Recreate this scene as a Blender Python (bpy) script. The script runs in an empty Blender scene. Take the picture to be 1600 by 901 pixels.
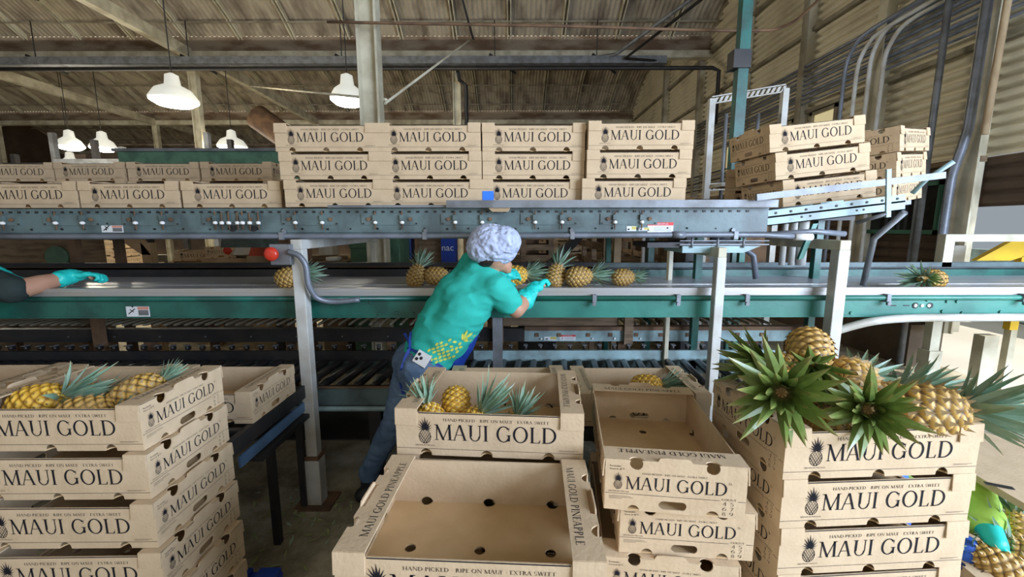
import bpy, bmesh, math, random
from mathutils import Vector, Matrix, Euler, noise
from mathutils.bvhtree import BVHTree
random.seed(7)
PI = math.pi
sc = bpy.context.scene
COL = sc.collection

# ------------------------------------------------------------------ camera, world, lights, exposure
cam_d = bpy.data.cameras.new('camera'); cam = bpy.data.objects.new('camera', cam_d); COL.objects.link(cam)
cam_d.sensor_width = 36; cam_d.lens = 658.4/1600*36; cam_d.clip_start = .05; cam_d.clip_end = 200
cam.location = (0, 0, 1.7); cam.rotation_euler = (math.radians(90-8.36), math.radians(.1), 0)
sc.camera = cam
sc.view_settings.view_transform = 'Standard'; sc.view_settings.look = 'None'
sc.view_settings.exposure = 0.48; sc.view_settings.gamma = 1; sc.view_settings.use_curve_mapping = False
W_ = bpy.data.worlds.new('sky'); sc.world = W_; W_.use_nodes = True
bg = W_.node_tree.nodes['Background']; bg.inputs[0].default_value = (.80, .90, 1, 1); bg.inputs[1].default_value = .27

def area(name, loc, target, sx, sy, power, col):
    d = bpy.data.lights.new(name, 'AREA'); d.shape = 'RECTANGLE'; d.size = sx; d.size_y = sy; d.energy = power; d.color = col
    o = bpy.data.objects.new(name, d); COL.objects.link(o); o.location = loc
    o.rotation_euler = (Vector(target)-Vector(loc)).to_track_quat('-Z', 'Y').to_euler(); return o
# daylight entering through the tall open side of the shed, right of and behind the photographer
area('door_daylight', (4.9, -1.3, 2.5), (1.3, 2.6, 1.2), 4.0, 2.6, 620, (.64, .77, 1))
area('dock_daylight', (-1.0, -5.5, 3.6), (-1.2, 4, 1.6), 8, 3, 62, (1, .88, .68))

sd = bpy.data.lights.new('sun', 'SUN'); sd.energy = 3.2; sd.angle = .01; sd.color = (1, .95, .86)
sun = bpy.data.objects.new('sun', sd); COL.objects.link(sun); sun.rotation_euler = Vector((-.48, .12, -.87)).to_track_quat('-Z', 'Y').to_euler()

# ------------------------------------------------------------------ materials
def mat(name, col, rough=.6, metal=0., col2=None, scale=8., amt=.5, bump=0., bscale=60., emit=0., detail=6., lo=.42, hi=.62, spec=None, stretch=None):
    m = bpy.data.materials.new(name); m.use_nodes = True; nt = m.node_tree; b = nt.nodes['Principled BSDF']
    b.inputs['Base Color'].default_value = (*col, 1); b.inputs['Roughness'].default_value = rough; b.inputs['Metallic'].default_value = metal
    if spec is not None: b.inputs['Specular IOR Level'].default_value = spec
    tc = nt.nodes.new('ShaderNodeTexCoord'); vec = tc.outputs['Object']
    if stretch:
        mp = nt.nodes.new('ShaderNodeMapping'); mp.inputs['Scale'].default_value = stretch; nt.links.new(vec, mp.inputs[0]); vec = mp.outputs[0]
    if col2:
        n = nt.nodes.new('ShaderNodeTexNoise'); n.inputs['Scale'].default_value = scale; n.inputs['Detail'].default_value = detail
        r = nt.nodes.new('ShaderNodeMapRange'); r.inputs[1].default_value = lo; r.inputs[2].default_value = hi; r.inputs[4].default_value = amt
        x = nt.nodes.new('ShaderNodeMix'); x.data_type = 'RGBA'; x.inputs[6].default_value = (*col, 1); x.inputs[7].default_value = (*col2, 1)
        nt.links.new(vec, n.inputs['Vector']); nt.links.new(n.outputs[0], r.inputs[0]); nt.links.new(r.outputs[0], x.inputs[0]); nt.links.new(x.outputs[2], b.inputs['Base Color'])
    if bump:
        n = nt.nodes.new('ShaderNodeTexNoise'); n.inputs['Scale'].default_value = bscale; n.inputs['Detail'].default_value = 5
        u = nt.nodes.new('ShaderNodeBump'); u.inputs['Strength'].default_value = bump; u.inputs['Distance'].default_value = .01
        nt.links.new(vec, n.inputs['Vector']); nt.links.new(n.outputs[0], u.inputs['Height']); nt.links.new(u.outputs[0], b.inputs['Normal'])
    if emit:
        b.inputs['Emission Color'].default_value = (*col, 1); b.inputs['Emission Strength'].default_value = emit
    return m

CARD = mat('corrugated_card', (.60, .45, .285), .85, col2=(.52, .38, .235), scale=14, amt=.6, bump=.15, bscale=90, spec=.2)
CARDIN = mat('card_inner_face', (.62, .43, .23), .9, col2=(.52, .35, .175), scale=9, amt=.6, spec=.2)
INK = mat('black_print', (.018, .017, .02), .8, spec=.1)
def steel(name, c, c2, r=.45, m=.0, s=6): return mat(name, c, r, m, col2=c2, scale=s, amt=.8, bump=.12, bscale=30)
M = dict(
    teal=steel('grey_teal_paint', (.115, .17, .17), (.055, .075, .075)),
    tealrust=steel('light_teal_paint', (.30, .44, .45), (.16, .2, .19)),
    green=steel('dark_and_shaded_green', (.015, .115, .085), (.008, .05, .04), .35),
    green2=steel('sea_and_lit_green', (.04, .22, .165), (.02, .13, .10), .4, s=3),  # on the belt channel: lit copy of the darker green above
    greenbin=steel('green_bin_paint', (.10, .22, .14), (.05, .12, .08)),
    polegreen=steel('pole_green_paint', (.02, .14, .12), (.03, .06, .05)),
    white=steel('chipped_white_paint', (.56, .56, .52), (.38, .34, .27), .5, s=5),
    cream=steel('cream_steel_paint', (.66, .62, .47), (.38, .33, .22), .6, s=3),
    creamdark=steel('aged_cream_paint', (.36, .33, .25), (.19, .16, .11), .7, s=3),
    dark=steel('black_and_shaded_steel', (.018, .018, .02), (.035, .03, .026), .5),
    darkwet=steel('dark_roller_steel', (.035, .035, .04), (.08, .07, .06), .28, .6),
    galv=steel('galvanised_steel', (.22, .235, .25), (.12, .12, .12), .5, .3),
    conduit=steel('grey_conduit', (.20, .22, .26), (.12, .13, .14), .4, .2),
    stainless=mat('stainless_tray', (.40, .42, .44), .33, .75, col2=(.24, .25, .26), scale=3, amt=.7, stretch=(1, 8, 8)),
    rim=mat('worn_rim', (.42, .41, .39), .35, .35, col2=(.42, .37, .30), scale=5, amt=.6, stretch=(.5, 6, 6)),
    plinth=mat('shade_brown_concrete', (.14, .105, .07), .9, col2=(.09, .065, .045), scale=3),  # concrete plinth with its brown shading put into the base colour
    belt=mat('rubber_belt', (.50, .52, .57), .28, .1, col2=(.36, .38, .42), scale=3, amt=.6, stretch=(.3, 5, 1)),
    rust=steel('rusty_steel', (.20, .115, .06), (.09, .05, .03), .8),
    wood=mat('weathered_timber', (.26, .18, .11), .85, col2=(.13, .09, .055), scale=5, amt=.8, stretch=(1, 1, 6), bump=.3),
    woodpale=mat('pale_timber', (.48, .36, .22), .8, col2=(.36, .25, .14), scale=5, amt=.8, stretch=(1, 6, 1)),
    roof=mat('old_corrugated_roof', (.46, .40, .30), .85, col2=(.13, .095, .065), scale=2.2, amt=.8, lo=.42, hi=.68, bump=.2, stretch=(1.6, .5, 1)),
    valley=mat('stained_valley_board', (.30, .24, .17), .85, col2=(.13, .075, .04), scale=1.3, amt=.9, stretch=(1, 1, 3)),
    wallup=mat('cream_corrugated_siding', (.78, .72, .55), .7, col2=(.34, .27, .18), scale=1.2, amt=.45, lo=.48, hi=.7, bump=.1),
    wallbrown=mat('brown_corrugated_siding', (.085, .055, .036), .75, col2=(.14, .095, .06), scale=1.5, amt=.6),
    conc=mat('old_concrete', (.30, .26, .20), .9, col2=(.17, .14, .10), scale=2, amt=.8, bump=.4, bscale=14),
    red=mat('red_plastic', (.55, .035, .015), .3), orange=mat('orange_red_paint', (.65, .09, .03), .5),
    yellow=mat('yellow_paint', (.72, .46, .02), .5, col2=(.5, .32, .03), scale=4, amt=.5),
    whiteplain=mat('white_plastic', (.78, .78, .76), .4), signred=mat('sign_red', (.6, .03, .03), .5), signpink=mat('sign_salmon', (.6, .25, .18), .5),
    signyellow=mat('sign_yellow', (.55, .45, .1), .5), ink=INK,
    blue=mat('blue_plastic', (.01, .05, .35), .4), bluelight=mat('blue_tape', (.03, .20, .80), .5), bluesteel=steel('light_blue_steel', (.10, .19, .33), (.06, .09, .14)),
    glassdark=mat('dark_window_glass', (.012, .014, .014), .08, col2=(.03, .03, .028), scale=4), winframe=mat('green_window_frame', (.04, .16, .10), .5),
    translucent=mat('sunlit_plastic_sheet', (.80, .70, .40), .5, emit=.35), lamp=mat('lamp_lens', (1, .97, .88), .3, emit=9.),
    lampshade=mat('lamp_reflector', (.7, .7, .62), .3, emit=.5), ground=mat('outside_concrete', (.62, .58, .50), .9, col2=(.5, .46, .38), scale=1),
    black=mat('black_rubber', (.012, .012, .012), .6), film=mat('plastic_film', (.55, .55, .53), .2),
    leafdry=mat('dry_leaf', (.34, .36, .17), .7, col2=(.16, .20, .05), scale=20), signwhite=mat('sticker_white', (.68, .70, .70), .5),
)

# floor: stained concrete
def floor_mat():
    m = bpy.data.materials.new('stained_floor'); m.use_nodes = True; nt = m.node_tree; b = nt.nodes['Principled BSDF']; b.inputs['Roughness'].default_value = .8
    tc = nt.nodes.new('ShaderNodeTexCoord'); n1 = nt.nodes.new('ShaderNodeTexNoise'); n1.inputs['Scale'].default_value = 2.2; n1.inputs['Detail'].default_value = 9; n1.inputs['Roughness'].default_value = .65
    cr = nt.nodes.new('ShaderNodeValToRGB'); e = cr.color_ramp.elements
    e[0].position = .36; e[0].color = (.15, .125, .08, 1); e[1].position = .64; e[1].color = (.55, .50, .37, 1)
    x = cr.color_ramp.elements.new(.5); x.color = (.35, .305, .205, 1)
    nt.links.new(tc.outputs['Object'], n1.inputs['Vector']); nt.links.new(n1.outputs[0], cr.inputs[0]); nt.links.new(cr.outputs[0], b.inputs['Base Color'])
    n2 = nt.nodes.new('ShaderNodeTexNoise'); n2.inputs['Scale'].default_value = 25; n2.inputs['Detail'].default_value = 8
    u = nt.nodes.new('ShaderNodeBump'); u.inputs['Strength'].default_value = .5; u.inputs['Distance'].default_value = .01
    nt.links.new(tc.outputs['Object'], n2.inputs['Vector']); nt.links.new(n2.outputs[0], u.inputs['Height']); nt.links.new(u.outputs[0], b.inputs['Normal'])
    return m
FLOOR = floor_mat()

# ------------------------------------------------------------------ mesh helpers
class MB:
    def __init__(s): s.bm = bmesh.new(); s.mats = []
    def mi(s, m):
        if m not in s.mats: s.mats.append(m)
        return s.mats.index(m)
    def face(s, vs, m, smooth=False):
        try: f = s.bm.faces.new(vs)
        except ValueError: return None
        f.material_index = s.mi(m); f.smooth = smooth; return f
    def box(s, x0, x1, y0, y1, z0, z1, m, T=None):
        P = [Vector((x, y, z)) for x in (x0, x1) for y in (y0, y1) for z in (z0, z1)]
        if T: P = [T @ p for p in P]
        v = [s.bm.verts.new(p) for p in P]
        for q in ((0, 1, 3, 2), (4, 6, 7, 5), (0, 4, 5, 1), (2, 3, 7, 6), (0, 2, 6, 4), (1, 5, 7, 3)): s.face([v[i] for i in q], m)
        return s
    def poly(s, pts, m, T=None):
        s.face([s.bm.verts.new(T @ Vector(p) if T else Vector(p)) for p in pts], m); return s
    def tube(s, pts, r, m, seg=10, cap=True, smooth=True):
        pts = [Vector(p) for p in pts]; n = len(pts); rs = r if isinstance(r, (list, tuple)) else [r]*n
        t0 = (pts[1]-pts[0]).normalized(); up = Vector((0, 0, 1)) if abs(t0.z) < .9 else Vector((1, 0, 0)); a = t0.cross(up).normalized()
        rings = []
        for i in range(n):
            t = (pts[min(i+1, n-1)]-pts[max(i-1, 0)]).normalized()
            a = (a-t*a.dot(t)).normalized(); b = t.cross(a)
            rings.append([s.bm.verts.new(pts[i]+(a*math.cos(2*PI*k/seg)+b*math.sin(2*PI*k/seg))*rs[i]) for k in range(seg)])
        for i in range(n-1):
            for k in range(seg): s.face([rings[i][k], rings[i][(k+1) % seg], rings[i+1][(k+1) % seg], rings[i+1][k]], m, smooth)
        if cap: s.face(rings[0][::-1], m); s.face(rings[-1], m)
        return s
    def prism(s, pts, d, m, T=None):     # closed outline extruded by vector d
        d = Vector(d); A = [Vector(p) for p in pts]; B = [p+d for p in A]
        if T: A = [T @ p for p in A]; B = [T @ p for p in B]
        a = [s.bm.verts.new(p) for p in A]; b = [s.bm.verts.new(p) for p in B]; n = len(a)
        s.face(a, m); s.face(b[::-1], m)
        for i in range(n): s.face([a[i], b[i], b[(i+1) % n], a[(i+1) % n]], m)
        return s
    def lathe(s, prof, m, T=None, seg=16, smooth=True):   # prof [(r,z)]
        rings = []
        for r, z in prof:
            rg = []
            for k in range(seg):
                p = Vector((r*math.cos(2*PI*k/seg), r*math.sin(2*PI*k/seg), z)); rg.append(s.bm.verts.new(T @ p if T else p))
            rings.append(rg)
        for i in range(len(rings)-1):
            for k in range(seg): s.face([rings[i][k], rings[i][(k+1) % seg], rings[i+1][(k+1) % seg], rings[i+1][k]], m, smooth)
        s.face(rings[0][::-1], m); s.face(rings[-1], m); return s
    def add(s, me, T, m):
        vs = [s.bm.verts.new(T @ v.co) for v in me.vertices]
        for p in me.polygons: s.face([vs[i] for i in p.vertices], m)
        return s
    def mesh(s, name, recalc=True):
        if recalc: bmesh.ops.recalc_face_normals(s.bm, faces=s.bm.faces)
        me = bpy.data.meshes.new(name); s.bm.to_mesh(me); s.bm.free()
        for m in s.mats: me.materials.append(m)
        return me
    def build(s, name, parent=None, bevel=0, recalc=True):
        o = bpy.data.objects.new(name, s.mesh(name, recalc)); COL.objects.link(o)
        if parent: o.parent = parent
        if bevel:
            b = o.modifiers.new('bevel', 'BEVEL'); b.width = bevel; b.segments = 2; b.limit_method = 'ANGLE'
        return o
def tag(o, label=None, cat=None, group=None, kind=None):
    if label: o['label'] = label
    if cat: o['category'] = cat
    if group: o['group'] = group
    if kind: o['kind'] = kind
    return o
def thing(name, label, cat, loc=(0, 0, 0), rot=(0, 0, 0), group=None):
    o = bpy.data.objects.new(name, None); COL.objects.link(o); o.location = loc; o.rotation_euler = rot; o.empty_display_size = .05
    return tag(o, label, cat, group)
def struct(o): o['kind'] = 'structure'; return o
def copy_tree(root, parent=None):
    kids = KIDS.get(root.name) or [c for c in root.children]
    c = root.copy(); COL.objects.link(c); c.parent = parent
    for ch in kids: copy_tree(ch, c)
    return c
KIDS = {}
def link(name, me, parent, loc=(0, 0, 0), rot=(0, 0, 0)):
    o = bpy.data.objects.new(name, me); COL.objects.link(o); o.parent = parent; o.location = loc; o.rotation_euler = rot; return o
def fill2d(loops, t=0.):
    cu = bpy.data.curves.new('outline', 'CURVE'); cu.dimensions = '2D'; cu.fill_mode = 'BOTH'; cu.extrude = t/2
    for lp in loops:
        sp = cu.splines.new('POLY'); sp.points.add(len(lp)-1); sp.use_cyclic_u = True
        for i, p in enumerate(lp): sp.points[i].co = (p[0], p[1], 0, 1)
    ob = bpy.data.objects.new('outline', cu); me = bpy.data.meshes.new_from_object(ob); bpy.data.objects.remove(ob); bpy.data.curves.remove(cu); return me
def frame(o, right, up):
    r = Vector(right).normalized(); u = Vector(up).normalized(); n = r.cross(u); o = Vector(o)
    return Matrix(((r.x, u.x, n.x, o.x), (r.y, u.y, n.y, o.y), (r.z, u.z, n.z, o.z), (0, 0, 0, 1)))
def circ(cx, cy, r, n=18, ry=None): return [(cx+r*math.cos(2*PI*k/n), cy+(ry or r)*math.sin(2*PI*k/n)) for k in range(n)]
def arcp(cx, cy, r, a0, a1, n=9): return [(cx+r*math.cos(math.radians(a0+(a1-a0)*k/n)), cy+r*math.sin(math.radians(a0+(a1-a0)*k/n))) for k in range(n+1)]

# ------------------------------------------------------------------ a serif alphabet drawn as polygons (cap height 1)
TK, TN, SF = .15, .062, .04
def _q(x0, y0, x1, y1, w): return [(x0, y0), (x0+w, y0), (x1+w, y1), (x1, y1)]
def _s(x, y, w=.3): return [(x-w/2, y), (x+w/2, y), (x+w/2, y+SF), (x-w/2, y+SF)]
def _ring(cx, cy, rx, ry, a0, a1, T=TK, t=TN, n=16):
    out = []
    for k in range(n):
        a, b = [math.radians(a0+(a1-a0)*j/n) for j in (k, k+1)]
        P = lambda q, i: (cx+(rx-(T if i else 0))*math.cos(q), cy+(ry-(t if i else 0))*math.sin(q))
        out.append([P(a, 0), P(b, 0), P(b, 1), P(a, 1)])
    return out
def _stem(x, w=TK, s=.3): return [_q(x, 0, x, 1, w), _s(x+w/2, 0, s), _s(x+w/2, 1-SF, s)]
GL = {
    'M': (1.22, [_q(.14, 0, .16, 1, TN), _q(.54, 0, .10, 1, TK), _q(.54, 0, 1.0, 1, TN), _q(.98, 0, .94, 1, TK), _s(.165, 0, .24), _s(1.04, 0, .3), _s(.1, 1-SF, .18), _s(1.08, 1-SF, .22)]),
    'A': (1.0, [_q(.08, 0, .44, 1, TN), _q(.76, 0, .42, 1, TK), [(.2, .33), (.72, .33), (.72, .37), (.22, .37)], _s(.1, 0, .24), _s(.83, 0, .28)]),
    'U': (.96, [_q(.14, .3, .14, 1, TK), _q(.78, .3, .78, 1, TN), _s(.2, 1-SF), _s(.8, 1-SF, .24)]+_ring(.485, .32, .345, .34, 180, 360, .1, .055)),
    'I': (.44, _stem(.16)),
    'G': (1.08, _ring(.54, .5, .47, .52, 40, 325)+[_q(.82, .06, .82, .42, TK*.9), _s(.87, .42, .3), _q(.86, .7, .88, .92, .035)]),
    'O': (1.1, _ring(.55, .5, .49, .52, 0, 360, n=26)),
    'L': (.78, _stem(.14)+[[(.2, 0), (.7, 0), (.74, .2), (.7, .2), (.62, .045), (.2, .045)]]),
    'D': (1.06, _stem(.14)[:2]+[_s(.2, 1-SF)]+_ring(.42, .5, .56, .5, -90, 90)+[[(.2, 0), (.45, 0), (.45, TN), (.2, TN)], [(.2, 1-TN), (.45, 1-TN), (.45, 1), (.2, 1)]]),
    'P': (.74, _stem(.14)+_ring(.36, .73, .3, .27, -90, 90)+[[(.2, 1-TN), (.38, 1-TN), (.38, 1), (.2, 1)], [(.2, .46), (.38, .46), (.38, .5), (.2, .5)]]),
    'N': (1.1, [_q(.18, 0, .18, 1, TN), _q(.84, 0, .14, 1, TK), _q(.9, 0, .9, 1, TN), _s(.2, 0, .24), _s(.92, 1-SF, .24), _s(.1, 1-SF, .18)]),
    'E': (.76, _stem(.14)+[[(.2, 0), (.66, 0), (.7, .2), (.66, .2), (.6, .045), (.2, .045)], [(.2, .955), (.6, .955), (.62, .82), (.66, .82), (.66, 1), (.2, 1)], [(.2, .5), (.56, .5), (.56, .545), (.2, .545)]]),
    'H': (1.08, _stem(.14)+_stem(.8)+[[(.2, .5), (.85, .5), (.85, .545), (.2, .545)]]),
    'C': (1.0, _ring(.54, .5, .47, .52, 42, 318)+[_q(.86, .7, .88, .92, .035)]),
    'K': (.96, _stem(.14)+[_q(.26, .44, .74, 1, TN), _q(.72, 0, .34, .56, TK), _s(.8, 0, .26), _s(.76, 1-SF, .26)]),
    'R': (.9, _stem(.14)+_ring(.36, .74, .3, .26, -90, 90)+[[(.2, 1-TN), (.38, 1-TN), (.38, 1), (.2, 1)], [(.2, .48), (.38, .48), (.38, .52), (.2, .52)], _q(.72, 0, .36, .5, TK), _s(.8, 0, .2)]),
    'X': (.94, [_q(.7, 0, .1, 1, TK), _q(.1, 0, .72, 1, TN), _s(.14, 0, .26), _s(.78, 0, .28), _s(.16, 1-SF, .28), _s(.74, 1-SF, .26)]),
    'T': (.86, [_q(.37, 0, .37, 1, TK), _s(.43, 0), [(.04, .955), (.82, .955), (.82, 1), (.04, 1)], _q(.04, .8, .04, 1, .035), _q(.785, .8, .785, 1, .035)]),
    'S': (.7, _ring(.34, .74, .25, .28, 30, 250, .09, .06)+_ring(.35, .27, .27, .29, -150, 70, .09, .06)),
    'W': (1.35, [_q(.36, 0, .08, 1, TK), _q(.38, 0, .68, 1, TN), _q(.9, 0, .62, 1, TK), _q(.92, 0, 1.22, 1, TN), _s(.14, 1-SF, .3), _s(.68, 1-SF, .28), _s(1.24, 1-SF, .24)]),
    '-': (.42, [[(.08, .38), (.34, .38), (.34, .45), (.08, .45)]]), '.': (.26, [circ(.12, .05, .06, 8)]), '*': (.5, [circ(.25, .45, .07, 8)]), "'": (.22, [_q(.08, .75, .12, 1, .06)]),
    ' ': (.42, []),
    '4': (.66, [_q(.42, 0, .42, 1, .08), [(.06, .3), (.6, .3), (.6, .35), (.06, .35)], _q(.06, .32, .42, 1, .05)]),
    '5': (.62, _ring(.28, .32, .27, .33, -140, 110, .08, .05)+[_q(.12, .58, .14, 1, .05), [(.14, .93), (.52, .93), (.54, 1), (.14, 1)]]),
    '6': (.66, _ring(.33, .32, .27, .33, 0, 360, .08, .05)+_ring(.52, .36, .46, .64, 100, 180, .08, .05)),
    '7': (.62, [[(.06, .93), (.56, .93), (.56, 1), (.06, 1)], _q(.2, 0, .5, .95, .07)]),
    '8': (.66, _ring(.33, .26, .27, .28, 0, 360, .08, .05)+_ring(.33, .75, .22, .25, 0, 360, .07, .05)),
    '9': (.66, _ring(.33, .68, .27, .33, 0, 360, .08, .05)+_ring(.14, .64, .46, .64, -80, 0, .08, .05)),
}
def serif_text(txt, x, y, w, h):
    adv = sum(GL[c][0] for c in txt); k = w/adv; out = []; cx = 0
    for c in txt:
        for pl in GL[c][1]: out.append([(x+(cx+px)*k, y+py*h) for px, py in pl])
        cx += GL[c][0]
    return out
def sans_polys(txt, x, y, h):
    cu = bpy.data.curves.new('t', 'FONT'); cu.body = txt; cu.size = h/.7; ob = bpy.data.objects.new('t', cu); cu.resolution_u = 2
    me = bpy.data.meshes.new_from_object(ob); out = [[(x+me.vertices[i].co.x, y+me.vertices[i].co.y) for i in p.vertices] for p in me.polygons]
    bpy.data.objects.remove(ob); bpy.data.meshes.remove(me); return out
def logo(x, y, w, h):                     # engraved pineapple: hatched fruit below, spiky crown above
    out = []; cx = x+w/2; fh = h*.52; cy = y+fh/2; rx, ry = w*.40, fh/2
    out += [[(cx+(px)*1, cy+(py)*1) for px, py in q] for q in _ring(0, 0, rx, ry, 0, 360, rx*.1, ry*.08, 24)]
    lw = w*.017
    for sgn in (1, -1):
        for k in range(-4, 5):
            c = k*rx*.42; pts = []
            for i in range(41):
                t = -1+i/20; px = c+sgn*t*rx*.8; py = t*ry
                if (px/rx)**2+(py/ry)**2 < .97: pts.append((cx+px, cy+py))
            if len(pts) > 1:
                (ax, ay), (bx, by) = pts[0], pts[-1]; wd = lw*(1.5 if k*sgn > 0 else .8)
                out.append([(ax-wd, ay), (ax+wd, ay), (bx+wd, by), (bx-wd, by)])
    base = cy+ry*.92; ch = h-fh
    for a, ln, wd in ((0, 1.0, .15), (-14, .9, .13), (15, .86, .13), (-30, .86, .12), (32, .8, .12), (-48, .72, .10), (50, .68, .10), (-68, .6, .085), (70, .58, .085), (-90, .48, .07), (92, .46, .07)):
        r = math.radians(a); d = (math.sin(r), math.cos(r)); nrm = (d[1], -d[0]); L_ = ch*ln; ww = w*wd*.72
        out.append([(cx, base), (cx+d[0]*L_*.4+nrm[0]*ww, base+d[1]*L_*.4+nrm[1]*ww), (cx+d[0]*L_, base+d[1]*L_), (cx+d[0]*L_*.5-nrm[0]*ww*.25, base+d[1]*L_*.5-nrm[1]*ww*.25)])
    return out
def rect(x0, y0, x1, y1): return [(x0, y0), (x1, y0), (x1, y1), (x0, y1)]

# ------------------------------------------------------------------ the cardboard pineapple carton
BL, BW, BH, WH, LE, CT = .60, .392, .158, .146, .073, .004
def ink(mb, polys, T):
    for pl in polys: mb.poly([(x, y, 0) for x, y in pl], INK, T)
LONG_PRINT = (serif_text("HAND-PICKED * RIPE ON MAUI' * EXTRA SWEET", .155, .118, .338, .0095) + serif_text('MAUI GOLD', .125, .054, .395, .053)
              + logo(.070, .040, .050, .094) + sans_polys('GROWN IN THE U.S.A.', .062, .0325, .0045) + [rect(0, .0225, BL, .0238), rect(.075, WH-.0035, BL-.075, WH-.0005)]
              + [rect(.525, .032, .585, .0329), rect(.525, .029, .57, .0298)])
END_PRINT = (serif_text("HAND-PICKED * RIPE ON MAUI' * EXTRA SWEET", .105, .1165, .18, .0055) + serif_text('MAUI GOLD', .058, .068, .285, .040)
             + logo(.022, .066, .030, .056) + sans_polys('GROWN IN THE U.S.A.', .010, .0575, .0042) + [rect(0, .052, .322, .0533), rect(.372, .052, BW, .0533)]
             + sans_polys('Perishable', .012, .136, .0055) + sans_polys('Store at 45°F', .012, .127, .0055)
             + serif_text('COUNT', .327, .0535, .040, .006) + serif_text('4 5', .330, .038, .032, .011) + serif_text('6 7', .330, .0225, .032, .011) + serif_text('8 9', .330, .007, .032, .011)
             + [rect(.012, .044, .075, .0449), rect(.012, .040, .082, .0409), rect(.012, .036, .05, .0369), _ring(.348, .104, .004, .004, 0, 360, .001, .001, 8)[0]]
             + _ring(.3475, .106, .0035, .0035, 0, 360, .0008, .0008, 10))
def carton_meshes():
    mb = MB()
    lo = [(0, 0)]
    for cx in (.097, .295, .493): lo += [(cx-.0195, 0)]+arcp(cx, .003, .0195, 180, 0)+[(cx+.0195, 0)]
    lo += [(BL, 0), (BL, WH-.012), (BL-.06, WH), (.06, WH), (0, WH-.012)]
    wall = fill2d([lo], CT)
    for yo, right in ((-BW/2, (1, 0, 0)), (BW/2, (-1, 0, 0))):
        sx = -1 if right[0] > 0 else 1
        T = frame((sx*BL/2, yo, 0), right, (0, 0, 1)); mb.add(wall, T, CARD)
        ink(mb, LONG_PRINT, T @ Matrix.Translation((0, 0, CT/2+.0006)))
        inn = fill2d([[(CT, CT), (BL-CT, CT), (BL-CT, WH-.013), (BL-.061, WH-.001), (.061, WH-.001), (CT, WH-.013)]] )
    # bottom with drainage holes
    hole = [circ(x, 0, .015) for x in (-.19, 0, .19)]
    out = [(-BL/2, -BW/2)]
    for cx in (-.203, -.005, .193): out += arcp(cx, -BW/2, .0165, 180, 0)
    out += [(BL/2, -BW/2), (BL/2, BW/2)]
    for cx in (.203, .005, -.193): out += arcp(cx, BW/2, .0165, 0, -180)
    out += [(-BL/2, BW/2)]
    mb.add(fill2d([out]+hole, CT), Matrix.Translation((0, 0, CT/2+.001)), CARDIN)
    tray = mb.mesh('tray')
    # end panel (faces +x): round notches, grip slot, raised lip
    mb = MB(); lo = [(0, 0)]
    lo += arcp(.083, 0, .018, 180, 0)+arcp(.305, 0, .018, 180, 0)+[(BW, 0), (BW, BH)]
    lo += arcp(.300, BH-.010, .019, 32, -212)+[(.245, BH), (.238, BH+.011), (.225, BH+.013), (.167, BH+.013), (.154, BH+.011), (.147, BH)]+arcp(.088, BH-.010, .019, 32, -212)+[(0, BH)]
    slot = arcp(.220, .024, .013, -90, 90)+arcp(.168, .024, .013, 90, 270)
    T = frame((0, -BW/2, 0), (0, 1, 0), (0, 0, 1))
    mb.add(fill2d([lo, slot], CT), T, CARD); ink(mb, END_PRINT, T @ Matrix.Translation((0, 0, CT/2+.0006)))
    end = mb.mesh('end_panel')
    # top flap of the +x end: ledge with notches, printed, and two tabs folded over the long sides
    mb = MB(); g = .003
    oy = BW/2+g
    lo = [(-LE, -oy), (0, -oy)]+arcp(0, -.108, .021, -90, -270)+[(0, -.05), (-.016, -.046), (-.016, .046), (0, .05)]+arcp(0, .104, .021, -90, -270)+[(0, oy), (-LE, oy)]
    mb.add(fill2d([lo], CT), Matrix.Translation((0, 0, BH-.001)), CARD)
    T = frame((-LE, oy, BH-.001+CT/2+.0006), (0, -1, 0), (1, 0, 0))   # letter tops point outward
    ink(mb, serif_text('MAUI GOLD PINEAPPLE', .045, .012, .31, .020), T)
    for sgn in (-1, 1):
        T = Matrix.Translation((0, sgn*oy, BH)) @ Matrix.Rotation(sgn*.07, 4, 'X')
        mb.box(-LE, 0, -CT/2, CT/2, -.054, 0, CARD, T)
    flap = mb.mesh('top_flap')
    return tray, end, flap
TRAY, ENDP, FLAP = carton_meshes()
def make_carton():
    r = thing('pineapple_carton', 'carton', 'carton', group=None)
    link('tray', TRAY, r)
    for k in (0, 1):
        s = 1 if k == 0 else -1
        link('end_panel', ENDP, r, (s*(BL/2-.001), 0, 0), (0, 0, 0 if k == 0 else PI))
        link('top_flap', FLAP, r, (s*(BL/2+.001), 0, 0), (0, 0, 0 if k == 0 else PI))
    return r
carton0 = make_carton(); KIDS[carton0.name] = list(carton0.children); used = [0]
CK = list(bpy.data.objects)
CKIDS = [o for o in bpy.data.objects if o.parent == carton0]
def carton(x, y, z, yaw=0, label='', group=None, end_front=False, tilt=0, corner=True):
    """x, y, z: the front-left bottom corner as seen from the front; yaw in degrees; end_front turns a short end to the front"""
    a = math.radians(yaw)
    hx, hy = (BW/2, BL/2) if end_front else (BL/2, BW/2)
    if corner: cx, cy = x+math.cos(a)*hx-math.sin(a)*hy, y+math.sin(a)*hx+math.cos(a)*hy
    else: cx, cy = x, y
    if used[0] == 0: r = carton0
    else:
        r = carton0.copy(); COL.objects.link(r)
        for k in CKIDS:
            c = k.copy(); COL.objects.link(c); c.parent = r
    used[0] += 1
    r.location = (cx, cy, z); r.rotation_mode = 'XYZ'
    Rm = Matrix.Rotation(math.radians(-tilt), 4, 'Y') @ Matrix.Rotation(a-(PI/2 if end_front else 0), 4, 'Z')
    r.rotation_euler = Rm.to_euler()
    r['label'] = label; r['category'] = 'carton'
    if group: r['group'] = group
    elif 'group' in r: del r['group']
    return r

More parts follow.
